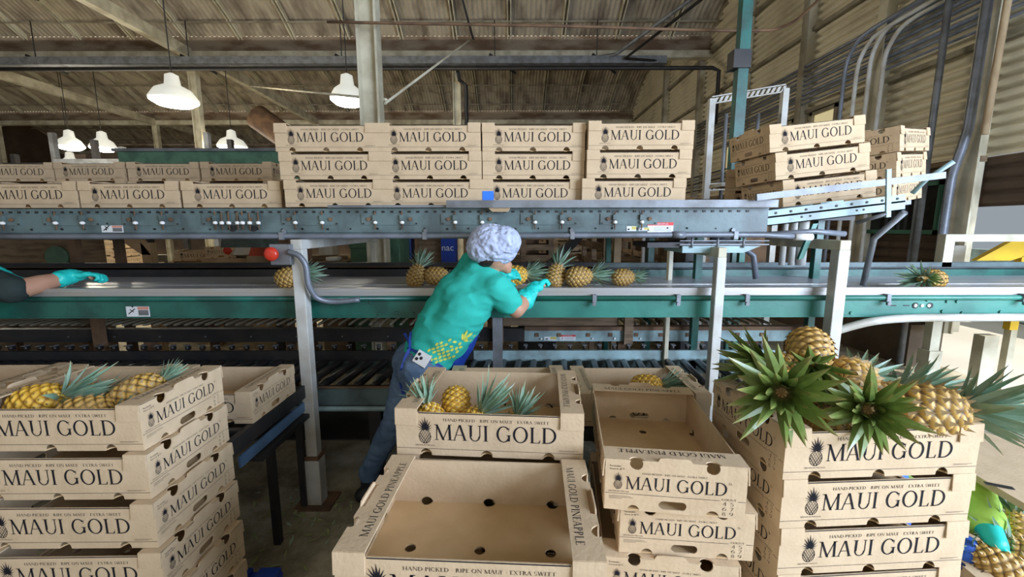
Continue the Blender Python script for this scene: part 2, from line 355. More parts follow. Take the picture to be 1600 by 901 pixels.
# ------------------------------------------------------------------ the shed
def grid(nx, ny, fn, m, name, smooth=True):
    verts = [fn(i/nx, j/ny) for j in range(ny+1) for i in range(nx+1)]
    faces = [(j*(nx+1)+i, j*(nx+1)+i+1, (j+1)*(nx+1)+i+1, (j+1)*(nx+1)+i) for j in range(ny) for i in range(nx)]
    me = bpy.data.meshes.new(name); me.from_pydata(verts, [], faces); me.materials.append(m)
    if smooth: me.polygons.foreach_set('use_smooth', [True]*len(faces))
    o = bpy.data.objects.new(name, me); COL.objects.link(o); return struct(o)
XW = 5.05
MB().box(-26, XW+.2, -6, 27, -.12, 0, FLOOR).build('floor')['kind'] = 'structure'
MB().box(XW+.2, 26, -10, 27, -.14, -.02, M['ground']).build('ground_outside')['kind'] = 'structure'
BEAMY = [-2.4, 4.5, 11.4, 18.3, 25.2]; ZV = 6.4; RISE = 1.15
def vault_z(y, y0, y1):
    t = (y-y0)/(y1-y0)*2-1; return ZV+RISE*(1-t*t)
NXR = 1500
for i in range(4):
    y0, y1 = BEAMY[i], BEAMY[i+1]
    def f(u, v, y0=y0, y1=y1):
        x = -26+(XW+26.1)*u; y = y0+.03+(y1-y0-.06)*v
        return (x, y, vault_z(y, y0, y1)+.016*math.sin(2*PI*x/.115))
    o = grid(NXR, 14, f, M['roof'], 'ceiling'); 
ribx = [-1.4+1.34*k for k in range(-16, 5)]
def rib_mesh(y0, y1):
    mb = MB(); n = 12
    for dx in (-.04, .04):
        for k in range(n):
            ya, yb = y0+.1+(y1-y0-.2)*k/n, y0+.1+(y1-y0-.2)*(k+1)/n
            za, zb = vault_z(ya, y0, y1)-.02, vault_z(yb, y0, y1)-.02
            mb.prism([(dx-.012, ya, za), (dx-.012, yb, zb), (dx-.012, yb, zb-.13), (dx-.012, ya, za-.13)], (.024, 0, 0), M['cream'])
    return mb.mesh('trim_rib')
n_t = [0]
def trim(o): n_t[0] += 1; o.name = 'trim_%d' % n_t[0]; return struct(o)
for i in range(4):
    if i == 0: continue
    me = rib_mesh(BEAMY[i], BEAMY[i+1])
    for x in ribx:
        o = bpy.data.objects.new('trim', me); COL.objects.link(o); o.location = (x, 0, 0); trim(o)
    # purlins of the vault and the bowed tie lattice between ribs
    for yy in (.80, .93):
        y = BEAMY[i]+(BEAMY[i+1]-BEAMY[i])*yy; z = vault_z(y, BEAMY[i], BEAMY[i+1])-.13
        trim(MB().box(-26, XW, y-.02, y+.02, z-.03, z, M['creamdark']).build('trim'))
    for x in ribx[:-1]:
        for yy, dz in ((.62, .02), (.86, .0)):
            y = BEAMY[i]+6.9*yy; z = vault_z(y, BEAMY[i], BEAMY[i+1])-.14
            if x > -13: trim(MB().tube([(x, y, z-.02), (x+.3, y-.12, z+.03), (x+1.04, y-.12, z+.03), (x+1.34, y, z-.02)], .010, M['creamdark'], 5).build('trim'))
for i, y in enumerate(BEAMY[1:], 1):
    trim(MB().box(-26, XW, y-.10, y+.10, 5.89, 6.06, M['cream']).build('trim'))
    trim(MB().box(-26, XW, y-.02, y+.03, 6.06, 6.42, M['valley']).build('trim'))
# girders along the depth of the shed
for x in (-14.8, -8.1):
    for i in (1, 2, 3):
        if i == 1 and x < -10: continue
        y0, y1 = BEAMY[i], BEAMY[i+1]
        trim(MB().prism([(x-.09, y0+.1, 5.98), (x-.09, y1-.1, 5.88), (x-.09, y1-.1, 6.12), (x-.09, y0+.1, 6.26)], (.18, 0, 0), M['cream']).build('trim'))
# walls
def corr(u0, u1, z0, z1, pitch, m, name, x=XW, amp=.042, hole=None):
    nz = int((z1-z0)/pitch*8)
    def f(u, v): y = u0+(u1-u0)*v; z = z0+(z1-z0)*u; q = math.sin(2*PI*z/pitch); return (x-amp*(1-2*(.5-.5*q)**3), y, z)
    return grid(nz, 2, f, m, name)
corr(-2, 27, 2.42, 7.4, .12, M['wallup'], 'wall_right_upper')
corr(4.75, 27, .5, 2.42, .13, M['wallbrown'], 'wall_right_lower', amp=.02)
corr(2.5, 4.75, 1.90, 2.42, .13, M['wallbrown'], 'wall_right_header', amp=.02)
MB().box(4.80, XW+.15, 4.95, 27, 0, .52, M['plinth']).build('wall_right_plinth')['kind'] = 'structure'
MB().box(-26, XW+.2, 26.6, 26.8, 0, 7.5, M['wallbrown']).build('wall_back')['kind'] = 'structure'
MB().box(-26.2, -26, -6, 26.8, 0, 7.5, M['wallbrown']).build('wall_left')['kind'] = 'structure'
# wall posts and girts on the right wall
for y in (4.62, 5.95, 7.5, 9.4, 11.6, 14.2, 18.3, 22):
    w = .20 if y == 4.62 else .13
    mb = MB().box(XW-.22, XW-.20, y-w/2, y+w/2,   .52, 7.2, M['cream' if y < 6 else 'creamdark']).box(XW-.2, XW-.04, y-.012, y+.012,   .52, 7.2, M['cream'])
    trim(mb.build('trim'))
for z in (2.40, 3.6, 4.9, 6.0):
    trim(MB().box(XW-.10, XW-.03, -1 if z > 2.5 else 4.6, 26.5, z-.03, z+.03, M['creamdark' if z > 2.5 else 'wood']).build('trim'))
# green framed window in the brown siding and sunlit plastic panes above
wn = [0]
def window(y0, y1, z0, z1, fm, gm, x=XW-.05):
    wn[0] += 1
    f = MB().box(x-.05, x+.03, y0, y1, z0, z0+.05, fm).box(x-.05, x+.03, y0, y1, z1-.05, z1, fm).box(x-.05, x+.03, y0, y0+.06, z0, z1, fm).box(x-.05, x+.03, y1-.06, y1, z0, z1, fm).build('window_%d' % wn[0])
    g = MB().box(x-.005, x+.005, y0+.05, y1-.05, z0+.04, z1-.04, gm).build('window_pane', f); struct(f); return f
window(4.95, 6.0, 1.60, 2.22, M['winframe'], M['glassdark'])
for y0, y1 in ((6.75, 7.35), (7.75, 8.5), (9.6, 10.2)):
    window(y0, y1, 2.9, 3.55, M['creamdark'], M['translucent'])
window(13.4, 14.9, 3.2, 4.1, M['creamdark'], M['translucent'])

# steel columns on the valley lines
def column(x, y, z1, label, band=False):
    t = thing('steel_column', label, 'column', (x, y, 0), group=None)
    mb = MB()
    for dx in (-.10, .078): mb.box(dx, dx+.022, -.08, .08, 0, z1, M['cream'])
    mb.box(-.08, .08, -.012, .012, 0, z1, M['cream']).build('shaft', t)
    MB().box(-.16, .16, -.13, .13, 0, .02, M['cream']).box(-.13, .13, -.10, .10, z1-.02, z1, M['cream']).build('end_plate', t)
    if band:
        for z in (3.36, 3.60): MB().box(-.115, .115, -.095, .095, z, z+.10, M['orange']).build('painted_band', t)
    return t
column(-1.42, 4.5, 5.89, 'cream steel column with dark stains rising behind the stacked cartons, nearest in the middle')
column(-8.1, 11.4, 5.89, 'cream column with red and white painted bands beyond the cartons', True)
column(-1.4, 11.4, 5.89, 'thin distant cream column in the middle with a dark pipe beside it')
column(-14.8, 18.3, 5.89, 'far cream column under the second roof beam, left of the banded column')
column(-21.4, 18.3, 5.89, 'far cream column at the left edge of the hall')
column(-8.1, 18.3, 5.89, 'far cream column directly behind the stacks of three cartons')
tag(MB().tube([(-1.15, 11.2, 0), (-1.15, 11.2, 5.2), (-1.3, 11.1, 5.3), (-1.3, 10.8, 5.4)], .05, M['dark'], 8).build('drain_pipe'), 'dark vertical pipe beside the thin distant cream column', 'pipe')

# overhead pipes and tray
def smooth_path(P, n=5):
    P = [Vector(p) for p in P]
    if len(P) < 4: return P
    out = []
    for i in range(len(P)-1):
        a, b, c, d = P[max(i-1, 0)], P[i], P[i+1], P[min(i+2, len(P)-1)]; k = (c-b).length*.35
        t0 = (c-a).normalized()*k*1.2; t1 = (d-b).normalized()*k*1.2
        for j in range(n):
            t = j/n; out.append((2*t**3-3*t**2+1)*b+(t**3-2*t**2+t)*t0*2+(-2*t**3+3*t**2)*c+(t**3-t**2)*t1*2)
    return out+[P[-1]]
def pipe(name, pts, r, m, label, cat='pipe', seg=10, group=None):
    if len(pts) > 4: pts = smooth_path(pts)
    return tag(MB().tube(pts, r, m, seg).build(name), label, cat, group)
t = thing('cable_tray', 'long grey metal cable tray hung under the first roof beam', 'cable tray', (0, 10.6, 5.45))
MB().box(-22, 3.6, -.16, .16, 0, .012, M['galv']).box(-22, 3.6, -.17, -.155, 0, .16, M['galv']).box(-22, 3.6, .155, .17, 0, .16, M['galv']).build('tray', t)
for x in (-11.2, -7.6, -4.0, -.4 , 2.0):
    MB().tube([(x, 0, .1), (x, 0, 1.0)], .012, M['dark'], 5).tube([(x-.12, -.1, .22), (x+.5, .2, -.1)], .03, M['dark'], 6).build('hanger', t)
pipe('sprinkler_pipe', [(-22, 10.5, 5.36), (4.7, 10.5, 5.36), (4.85, 10.5, 5.3), (4.85, 10.5, 4.1)], .045, M['dark'], 'dark sprinkler main running level below the cable tray')
pipe('rusty_pipe', [(-1.75, 4.32, 3.62), (.5, 4.32, 3.58), (2.45, 4.32, 3.54), (2.6, 4.15, 3.56), (2.75, 3.4, 3.85)], .013, M['rust'], 'thin rusty pipe crossing in front of the cream column')
pipe('tie_rod', [(-1.3, 4.55, 2.95), (-.6, 6.5, 4.35)], .014, M['cream'], 'pale brace rod rising from the near column to the right')
pipe('tie_rod', [(-.55, 6.5, 4.35), (-1.1, 5.5, 6.2)], .016, M['dark'], 'black brace rod slanting up from the pipe joint above the cartons', 'rod')
pipe('tie_rod', [(-1.3, 4.6, 3.0), (-6.6, 11.2, 5.2)], .015, M['cream'], 'pale brace rod running left from the near column', 'rod')
pipe('tie_rod', [(-1.35, 11.4, 3.2), (4.7, 17.5, 5.7)], .02, M['creamdark'], 'pale thin brace rod slanting under the far roof at right', 'rod')
pipe('conduit_run', [(4.85, 4.0, 6.0), (3.6, 7.8, 5.9), (2.4, 10.4, 5.62), (1.8, 10.6, 5.6)], .04, M['galv'], 'silver conduit dropping from the roof corner onto the cable tray', 'pipe')
pipe('conduit_run', [(4.9, 4.2, 6.0), (3.75, 7.8, 5.9), (2.6, 10.3, 5.5), (3.6, 10.5, 5.5)], .03, M['dark'], 'dark conduit beside the silver one dropping onto the cable tray', 'pipe')
# bundle of conduits along the right wall
for k in range(9):
    z = 3.72+.075*k
    pipe('wall_conduit', [(XW-.16-.012*(k % 2), 2.5, z), (XW-.16, 17, z)], .014+.005*(k % 3), M['galv' if k % 2 else 'conduit'], 'one of the parallel steel conduits running level along the corrugated wall', 'conduit', 6, 'level conduits on the right wall')
for k in range(5):
    z = 2.62+.09*k
    pipe('wall_conduit', [(XW-.2, 7.6, z), (XW-.2, 19, z)], .016, M['galv' if k % 2 else 'dark'], 'one of the lower steel conduits running along the far part of the corrugated wall', 'conduit', 6, 'lower conduits on the right wall')
for k in range(4):
    y = 5.72+.15*k; x = XW-.32-.05*k
    top = 4.02+.05*(k % 2)
    pipe('drop_conduit', [(x, y, .55), (x, y, top-.35), (x, y-.04, top-.12), (x, y-.22, top+.07), (x+.08, y-.6, top+.16), (x+.1, 2.6, top+.3)], .026, M['white' if k < 3 else 'conduit'],
         ['white conduit bending over toward the camera, farthest left of the four beside the wall post', 'white conduit, second of the four bent ones beside the wall post', 'white conduit, third of the four bent ones beside the wall post', 'dark grey conduit, the last of the four bent ones beside the wall post'][k], 'conduit')
pipe('downpipe', [(XW-.30, 4.98, .0), (XW-.30, 4.98, 6)], .034, M['galv'], 'grey galvanised downpipe on the siding left of the cream wall post', 'pipe')
pipe('downpipe', [(XW-.32, 4.66, .55), (XW-.32, 4.66, 2.2), (XW-.32, 4.60, 2.5), (XW-.32, 4.56, 2.75), (XW-.32, 4.56, 6)], .042, M['conduit'], 'dark blue-grey conduit running down the cream wall post', 'pipe')
pipe('downpipe', [(XW-.30, 5.45, 2.15), (XW-.30, 5.3, 2.3), (XW-.30, 5.1, 2.25), (XW-.30, 5.04, 2.1), (XW-.30, 5.04, .6)], .024, M['conduit'], 'thin hooked conduit right of the green framed window', 'pipe')
pipe('downpipe', [(XW-.34, 4.30, 6.3), (XW-.34, 4.38, 2.6)], .03, M['woodpale'], 'tan pipe at the right edge on the cream wall post', 'pipe')

# green pole with foot plate and the white slotted frame behind it
t = thing('green_pole', 'dark green square steel pole with a white foot plate right of the carton stacks', 'pole', (2.02, 3.95, 2.08))
MB().box(-.045, .045, -.04, .04, 0, 4.3, M['polegreen']).build('pole', t)
MB().box(-.16, .16, -.12, .12, -.03, 0, M['white']).build('foot_plate', t)
MB().box(-.10, .05, -.06, .06, .98, 1.13, M['dark']).build('clamp', t)
t = thing('slotted_frame', 'white slotted angle steel frame standing behind the green pole', 'frame', (2.2, 4.6, 1.98))
for x in (-.13, .62): MB().box(x-.03, x+.03, -.03, .03, -1.98, 1.02 if x < 0 else 1.12, M['white']).build('upright', t)
for z, dz in ((.98, .12), (.1, .05)):
    mb = MB()
    for k in range(14):
        x = -.12+.053*k; zz = z+dz*k/14
        mb.prism([(x, -.02, zz), (x+.03, -.02, zz+.004), (x+.055, -.02, zz+.055), (x+.025, -.02, zz+.05)], (0, .02, 0), M['white'])
    mb.prism([(-.13, -.01, z-.012), (.62, -.01, z+dz-.012), (.62, -.01, z+dz), (-.13, -.01, z)], (0, .02, 0), M['white']).prism([(-.13, -.01, z+.055), (.62, -.01, z+dz+.055), (.62, -.01, z+dz+.067), (-.13, -.01, z+.067)], (0, .02, 0), M['white'])
    mb.build('slotted_bar', t)
for x in (.08, .25, .42): MB().tube([(x, .1, 0), (x, .1, .9)], .02, M['galv'], 8).build('conduit', t)

# high bay lamps
def lamp(x, y, z, r, label, power=90):
    t = thing('high_bay_lamp', label, 'lamp', (x, y, z), group='high bay lamps under the roof')
    MB().lathe([(r, 0), (r*1.02, .03), (r*.75, .18), (.12, .26), (.10, .42), (.02, .46)], M['lampshade'], seg=24).build('reflector', t)
    MB().lathe([(r*.25, -.10), (r*.7, -.075), (r*.98, -.01), (r*.9, .012)], M['lamp'], seg=24).build('lens', t)
    MB().tube([(0, 0, .45), (0, 0, vault_z(y, max(b for b in BEAMY if b < y), min(b for b in BEAMY if b > y))-z)], .01, M['dark'], 5).build('hanger_rod', t)
    d = bpy.data.lights.new('lamp_glow', 'POINT'); d.energy = power*.5; d.color = (1, .9, .72); d.shadow_soft_size = r*.6
    l = bpy.data.objects.new('lamp_light', d); COL.objects.link(l); l.parent = t; l.location = (0, 0, -.35)
lamp(-5.85, 7.7, 3.86, .36, 'brightest high bay lamp hanging left of the banded column', 260)
lamp(-7.6, 11.9, 3.85, .36, 'smaller glowing high bay lamp just above the green partition', 160)
lamp(-12.2, 12.1, 3.9, .30, 'left of the two touching glowing lamps above the left cartons', 120)
lamp(-11.3, 12.1, 3.86, .30, 'right of the two touching glowing lamps above the left cartons', 120)
lamp(-2.95, 8.0, 3.95, .30, 'glowing high bay lamp half hidden behind the near cream column', 200)
lamp(-9.7, 7.6, 3.75, .36, 'glowing high bay lamp cut off by the left edge', 200)
lamp(-14.8, 14.6, 3.75, .26, 'small far lamp low over the leftmost cartons', 80)

# ------------------------------------------------------------------ upper carton conveyor
def sticker(parent, x, y, z, w, h, style):
    mb = MB()
    mb.box(x, x+w, y-.002, y, z, z+h, M['signwhite'])
    if style == 'man':
        mb.box(x+w*.5, x+w*.98, y-.0026, y-.002, z+h*.70, z+h*.97, M['signpink']); mb.box(x+w*.52, x+w*.96, y-.0026, y-.002, z+h*.12, z+h*.66, M['galv'])
        T = frame((x+w*.08, y-.0030, z+h*.22), (1, 0, 0), (0, 0, 1)); a = w*.34
        for q in ([(0, .1*a), (.9*a, .8*a), (.95*a, .68*a), (.06*a, 0)], [(.3*a, .7*a), (.75*a, .35*a), (.7*a, .25*a), (.25*a, .6*a)], [(.55*a, .9*a), (.75*a, .9*a), (.75*a, 1.1*a), (.55*a, 1.1*a)]): mb.poly([(p[0], p[1], 0) for p in q], INK, T)
    elif style == 'warn':
        mb.box(x, x+w, y-.0026, y-.002, z+h*.68, z+h, M['signred'])
        T = frame((x, y-.0032, z), (1, 0, 0), (0, 0, 1))
        for q in serif_text('WARNING', w*.2, h*.74, w*.6, h*.2): mb.poly([(p[0], p[1], 0) for p in q], M['signwhite'], T)
        for k in range(3): mb.box(x+w*.25, x+w*.92, y-.0028, y-.002, z+h*(.5-.16*k), z+h*(.54-.16*k), M['galv'])
    elif style == 'yellow':
        mb.box(x+w*.5, x+w, y-.0026, y-.002, z+h*.3, z+h*.95, M['signyellow']); mb.box(x+w*.1, x+w*.3, y-.0026, y-.002, z+h*.2, z+h*.5, INK)
    return mb.build('warning_sticker', parent)
U = thing('carton_conveyor', 'long grey-teal overhead conveyor carrying the stacked cartons', 'conveyor', (0, 2.47, 1.625))
sp_ = MB().box(-5.2, 1.48, 0, .012, .04, .175, M['teal']).box(-5.2, 1.48, 0, .05, .035, .042, M['teal']).box(-5.2, 1.48, -.004, .05, .172, .18, M['teal'])
for k in range(130): sp_.box(-5.1+.05*k, -5.1+.05*k+.016, -.0045, 0, .155, .166, M['black'])
sp_.build('side_panel', U)
MB().box(-5.2, 1.48, .60, .612, .04, .18, M['teal']).build('side_panel', U)
MB().box(-5.2, 1.48, .02, .60, .160, .172, M['dark']).box(-5.2, 1.48, .02, .6, .03, .04, M['dark']).build('slider_bed', U)
MB().box(-.37, 1.5, -.05, -.005, .185, .217, M['galv']).box(-.37, 1.5, -.055, -.048, .18, .222, M['galv']).build('guard_rail', U)
MB().box(-1.05, -.36, -.03, -.005, .183, .197, M['galv']).build('guard_rail', U)
def plate(x, w):
    p = MB().box(x, x+w, -.006, 0, .085, .148, M['teal']).build('bracket_plate', U)
    mb = MB()
    for bx in (.045, w-.045): mb.tube([(x+bx, -.006, .118), (x+bx, -.016, .118)], .011, M['rust'], 8)
    for bx in (.012, w-.012): mb.tube([(x+bx, -.006, .093), (x+bx, -.010, .093)], .005, M['dark'], 6)
    mb.build('bolt', p)
    for bx in (w*.25, w*.72):
        MB().tube([(x+bx, -.014, .165), (x+bx, -.014, .06)], .004, M['rust'], 6).box(x+bx-.012, x+bx+.012, -.022, -.004, .112, .142, M['teal']).build('adjuster_rod', p)
        MB().lathe([(.003, 0), (.012, .003), (.013, .012), (.008, .018), (.003, .019)], M['whiteplain'], T=Matrix.Translation((x+bx, -.016, .090)), seg=10).build('white_cap', p)
for k in range(12): plate(-4.55+.46*k if k < 7 else -4.55+.46*k, .33)
for bx in (-1.62, -1.50): 
    MB().tube([(bx, 0, .070), (bx, -.004, .070)], .022, M['black'], 12).build('round_hole', U)
    for dx in (-.05, -.01, .04):
        MB().tube([(bx+dx, -.014, .16), (bx+dx, -.014, .06)], .004, M['rust'], 6).lathe([(.012, 0), (.013, .014), (.006, .018)], M['whiteplain'], T=Matrix.Translation((bx+dx, -.016, .09)), seg=8).build('adjuster_rod', U)
mb = MB()
for k in range(46):
    x = -5+.14*k+random.uniform(-.03, .03)
    mb.tube([(x, 0, .062+random.choice((0, .004, .0))), (x, -.004, .062)], random.choice((.004, .007, .005)), M['black'], 7)
o = mb.build('bolt_row', U)
MB().tube([(-5.2, -.03, .022), (-1.95, -.03, .022), (0, -.03, .022), (1.15, -.03, .027), (1.45, -.03, .025), (1.72, -.035, .012)], .0155, M['conduit'], 12).build('conduit', U)
MB().tube([(1.62, -.035, .014), (1.72, -.035, .012)], .020, M['whiteplain'], 12).build('conduit_cap', U)
MB().tube([(.92, -.03, .026), (.99, -.03, .026)], .020, M['conduit'], 12).build('conduit_coupling', U)
for x in (-3.0, -1.32, -.50, .345, 1.28):
    MB().box(x-.012, x+.012, -.048, -.004, .003, .045, M['galv']).tube([(x, -.004, .052), (x, -.012, .052)], .012, M['galv'], 8).build('conduit_clip', U)
sticker(U, -2.38, -.001, .045, .125, .040, 'man'); sticker(U, .665, -.001, .048, .055, .028, 'yellow'); sticker(U, .735, -.001, .050, .060, .018, 'yellow'); sticker(U, .785, -.001, .04, .15, .058, 'warn')
t = thing('drive_guard', 'small teal drive guard tray hanging under the right end of the overhead conveyor', 'guard', (0, 2.5, 1.545))
MB().prism([(.8, 0, .03), (1.42, 0, .03), (1.48, 0, .065), (.8, 0, .06)], (0, .3, 0), M['dark']).prism([(1.0, -.02, .0), (1.36, -.02, .0), (1.46, -.02, .04), (1.0, -.02, .04)], (0, .3, 0), M['tealrust']).build('tray', t)
MB().box(.98, 1.5, -.03, -.01, .045, .052, M['galv']).box(.98, 1.5, -.03, -.01, .068, .073, M['galv']).build('rail', t)
for x in (1.05, 1.2, 1.35): MB().tube([(x, -.03, .03), (x, -.03, .09)], .006, M['galv'], 6).build('rod', t)

# inclined discharge section at the right end of the conveyor
TI = 6.6
D_ = thing('discharge_conveyor', 'light teal tilted conveyor section holding two stacks of white-lit cartons', 'conveyor', (1.50, 2.50, 1.70), (0, math.radians(-TI), 0))
dc = MB().box(0, .80, 0, .01, 0, .09, M['tealrust']).box(0, .80, 0, .04, 0, .006, M['tealrust']).box(0, .80, .46, .47, 0, .09, M['tealrust']).box(0, .8, .0, .47, .045, .055, M['galv']); mb = dc
for k in range(9): mb.tube([(.05+.088*k, 0, .07), (.05+.088*k, -.004, .07)], .007, M['black'], 8)
for x in (.20, .25, .52, .56): mb.tube([(x, 0, .03), (x, -.003, .03)], .006, M['black'], 8)
mb.build('side_channel', D_)
MB().box(-.13, .90, -.13, -.11, .155, .19, M['galv']).build('guide_rail', D_)
MB().prism([(.575, -.135, -.02), (.60, -.135, -.02), (.60, -.135, .24), (.575, -.135, .24)], (0, .012, 0), M['tealrust']).tube([(.585, -.13, 0), (.50, -.02, -.04)], .012, M['galv'], 6).build('rail_bracket', D_)
MB().tube([(.82, -.02, .09), (.86, -.06, .16), (.93, -.14, .24)], .014, M['tealrust'], 6).build('rail_bracket', D_)
MB().tube([(-.04, -.03, -.045), (.25, -.03, -.06), (.42, -.04, -.095)], .016, M['conduit'], 10).build('conduit', D_)
MB().prism([(.28, .02, -.02), (.31, .02, -.02), (.22, .02, -.22), (.19, .02, -.22)], (0, .02, 0), M['green2']).build('brace', D_)
pipe('support_pipe', [(2.295, 2.50, 1.78), (2.27, 2.66, 1.62), (2.27, 2.70, 1.32)], .018, M['galv'], 'slim galvanised pipe propping the tilted conveyor on the belt table', 'pipe')

# white steel portal frames that carry the conveyor
def portal(x, y1, label, label_top=None, hgt=1.60, w=.065, foot=0., back=1):
    t = thing('portal_frame', label, 'frame', (x, 2.41, 0))
    MB().box(-w/2, w/2, -w/2, w/2, .25 if foot else 0, hgt, M['white']).build('leg', t, .004)
    if foot: MB().box(-w/2-.012, w/2+.012, -w/2-.012, w/2+.012, 0, .30, M['white']).build('leg_sleeve', t, .004); MB().box(-w/2-.01, w/2+.01, -w/2-.01, w/2+.01, .30, .325, M['rust']).build('rust_ring', t)
    MB().box(-.11, .11, -.09, .09, 0, .012, M['rust']).build('base_plate', t)
    MB().box(-w/2+.002, w/2-.002, -w/2, y1-2.41, hgt-.001, hgt+.055, M['white'] if foot else M['cream']).build('crossbar', t, .004)
    if back: MB().box(-w/2+.01, w/2-.01, y1-2.41-w, y1-2.41-.002, 0, hgt, M['cream']).build('leg', t, .004)
    return t
portal(-1.215, 3.75, 'white chipped square steel frame with red stop button, left of the worker', foot=1, hgt=1.575)
portal(1.19, 3.2, 'cream square steel frame right of the worker, under the drive guard', hgt=1.525, w=.052)
portal(1.875, 3.1, 'white square steel frame rising behind the heap of pineapples', hgt=1.565, w=.066, back=0)
S = thing('stop_button', 'red mushroom stop button on a grey box fixed to the white frame', 'switch', (-1.29, 2.37, 1.535))
MB().box(-.055, .06, -.03, .05, -.045, .07, M['galv']).build('housing', S, .004)
MB().lathe([(.02, 0), (.032, .012), (.038, .02), (.038, .036), (.028, .044), (.01, .047)], M['red'], T=Matrix.Translation((-.03, -.03, .018)) @ Matrix.Rotation(PI/2, 4, 'X'), seg=20).build('button', S)
pipe('bent_conduit', [(-1.235, 2.33, 1.565), (-1.18, 2.33, 1.545), (-1.15, 2.34, 1.49), (-1.145, 2.35, 1.38), (-1.12, 2.38, 1.30), (-1.05, 2.42, 1.268), (-.90, 2.45, 1.275)], .0155, M['conduit'], 'pale blue-grey conduit bending down the white frame from the stop button', 'conduit')
pipe('bent_conduit', [(1.36, 2.9, 1.62), (1.55, 2.9, 1.58), (1.66, 2.9, 1.5), (1.69, 2.9, 1.34)], .02, M['conduit'], 'grey hooked conduit left of the rightmost white frame', 'conduit')
pipe('bent_conduit', [(1.70, 2.6, .88), (1.95, 2.5, 1.06), (2.15, 2.45, 1.14), (2.45, 2.45, 1.16), (4.6, 2.45, 1.16)], .024, M['white'], 'pale conduit curving up to run under the green belt channel at right', 'conduit')
for k in range(3): pipe('drop_conduit', [(2.02+.07*k, 3.15, 1.95), (2.02+.07*k, 3.15, 1.41)], .022 if k < 2 else .035, M['white'], ['thin', 'second thin', 'thick'][k]+' white pipe just behind the rightmost white frame', 'pipe')

# ------------------------------------------------------------------ packing belt
P = thing('packing_belt', 'long green belt conveyor with grey belt carrying loose pineapples', 'conveyor', (0, 2.5, 0))
def shaded_and_lit(mbf, name, z0=0):
    pass
MB().box(-5.5, -.05, 0, .012, 1.162, 1.288, M['green']).box(-5.5, -.05, -.004, .03, 1.155, 1.165, M['green']).build('front_channel', P)  # one green channel: shade at left, light at right put into two greens
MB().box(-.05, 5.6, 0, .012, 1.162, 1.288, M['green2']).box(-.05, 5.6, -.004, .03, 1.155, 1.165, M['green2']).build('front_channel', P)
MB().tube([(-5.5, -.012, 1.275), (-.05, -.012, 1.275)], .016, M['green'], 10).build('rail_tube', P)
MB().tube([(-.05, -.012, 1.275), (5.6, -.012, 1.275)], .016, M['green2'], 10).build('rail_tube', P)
MB().box(-5.5, 5.6, -.006, .03, 1.312, 1.336, M['rim']).box(-5.5, 5.6, .0, .012, 1.288, 1.312, M['rim']).build('tray_rim', P)
MB().box(-5.5, 5.6, .03, .90, 1.27, 1.30, M['belt']).build('belt', P)
MB().box(-5.5, 5.6, .03, .05, 1.296, 1.325, M['stainless']).box(-5.5, 5.6, .40, .404, 1.30, 1.304, M['rim']).build('wear_strip', P)
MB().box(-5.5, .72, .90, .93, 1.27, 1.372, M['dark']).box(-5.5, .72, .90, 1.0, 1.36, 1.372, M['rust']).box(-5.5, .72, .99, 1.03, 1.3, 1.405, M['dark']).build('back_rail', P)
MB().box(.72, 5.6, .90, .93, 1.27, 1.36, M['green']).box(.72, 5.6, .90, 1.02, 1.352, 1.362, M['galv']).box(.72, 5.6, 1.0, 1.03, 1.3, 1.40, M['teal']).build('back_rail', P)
MB().tube([(-.62, .89, 1.345), (-.62, .87, 1.345)], .018, M['galv'], 14).build('round_fitting', P)
for x in (.49, .99-.0, 1.40, 2.24, 3.05):
    MB().box(x-.012, x+.012, -.034, -.002, 1.25, 1.298, M['galv']).tube([(x-.004, -.03, 1.243), (x-.004, -.045, 1.243)], .012, M['galv'], 8).build('tube_clip', P)
mb = MB()
for x, z in [(-1.0, 1.25), (-.93, 1.255), (-.85, 1.25), (-.8, 1.18), (-.70, 1.185), (-.6, 1.18), (-.45, 1.19), (2.5, 1.26), (2.62, 1.25), (2.68, 1.25), (2.6, 1.19), (2.72, 1.18), (3.1, 1.25), (3.2, 1.19), (2.05, 1.18), (2.95, 1.185)]:
    mb.tube([(x, 0, z), (x, -.008, z)], .011, M['green2'] if x > 1 else M['green'], 6)  # bolts follow the channel's shaded and lit greens
for x in (2.28, 2.36, 3.12, 3.2, 3.28, 3.36): mb.box(x, x+.035, -.003, 0, 1.222, 1.228, M['black'])
mb.tube([(2.43, 0, 1.225), (2.43, -.004, 1.225)], .018, M['black'], 10).tube([(2.52, 0, 1.225), (2.52, -.004, 1.225)], .018, M['black'], 10)
for k in range(3): mb.tube([(2.43+.04*k, 0, 1.225), (2.43+.04*k, -.006, 1.225)], .010, M['whiteplain'], 8)
mb.build('bolt_row', P)
sticker(P, -2.33, -.001, 1.165, .14, .062, 'man')
for x in (-3.3, -.1, 4.4):
    MB().box(x-.03, x+.03, .75, .81, 0, 1.27, M['rust' if x < 1 else 'cream']).build('leg', P)
MB().box(-.12, -.06, .02, .07, .70, 1.16, M['galv']).build('hanger_strap', P)
mb = MB()
for k, x in enumerate((-2.75, -2.55, -2.2, -1.75, -1.0, -.75, -.45, -.28, .05, .2)):
    MB().box(x, x+(.14 if k % 2 else .11), .9, .93, 1.035, 1.07, M['woodpale']).build('timber_block', P)

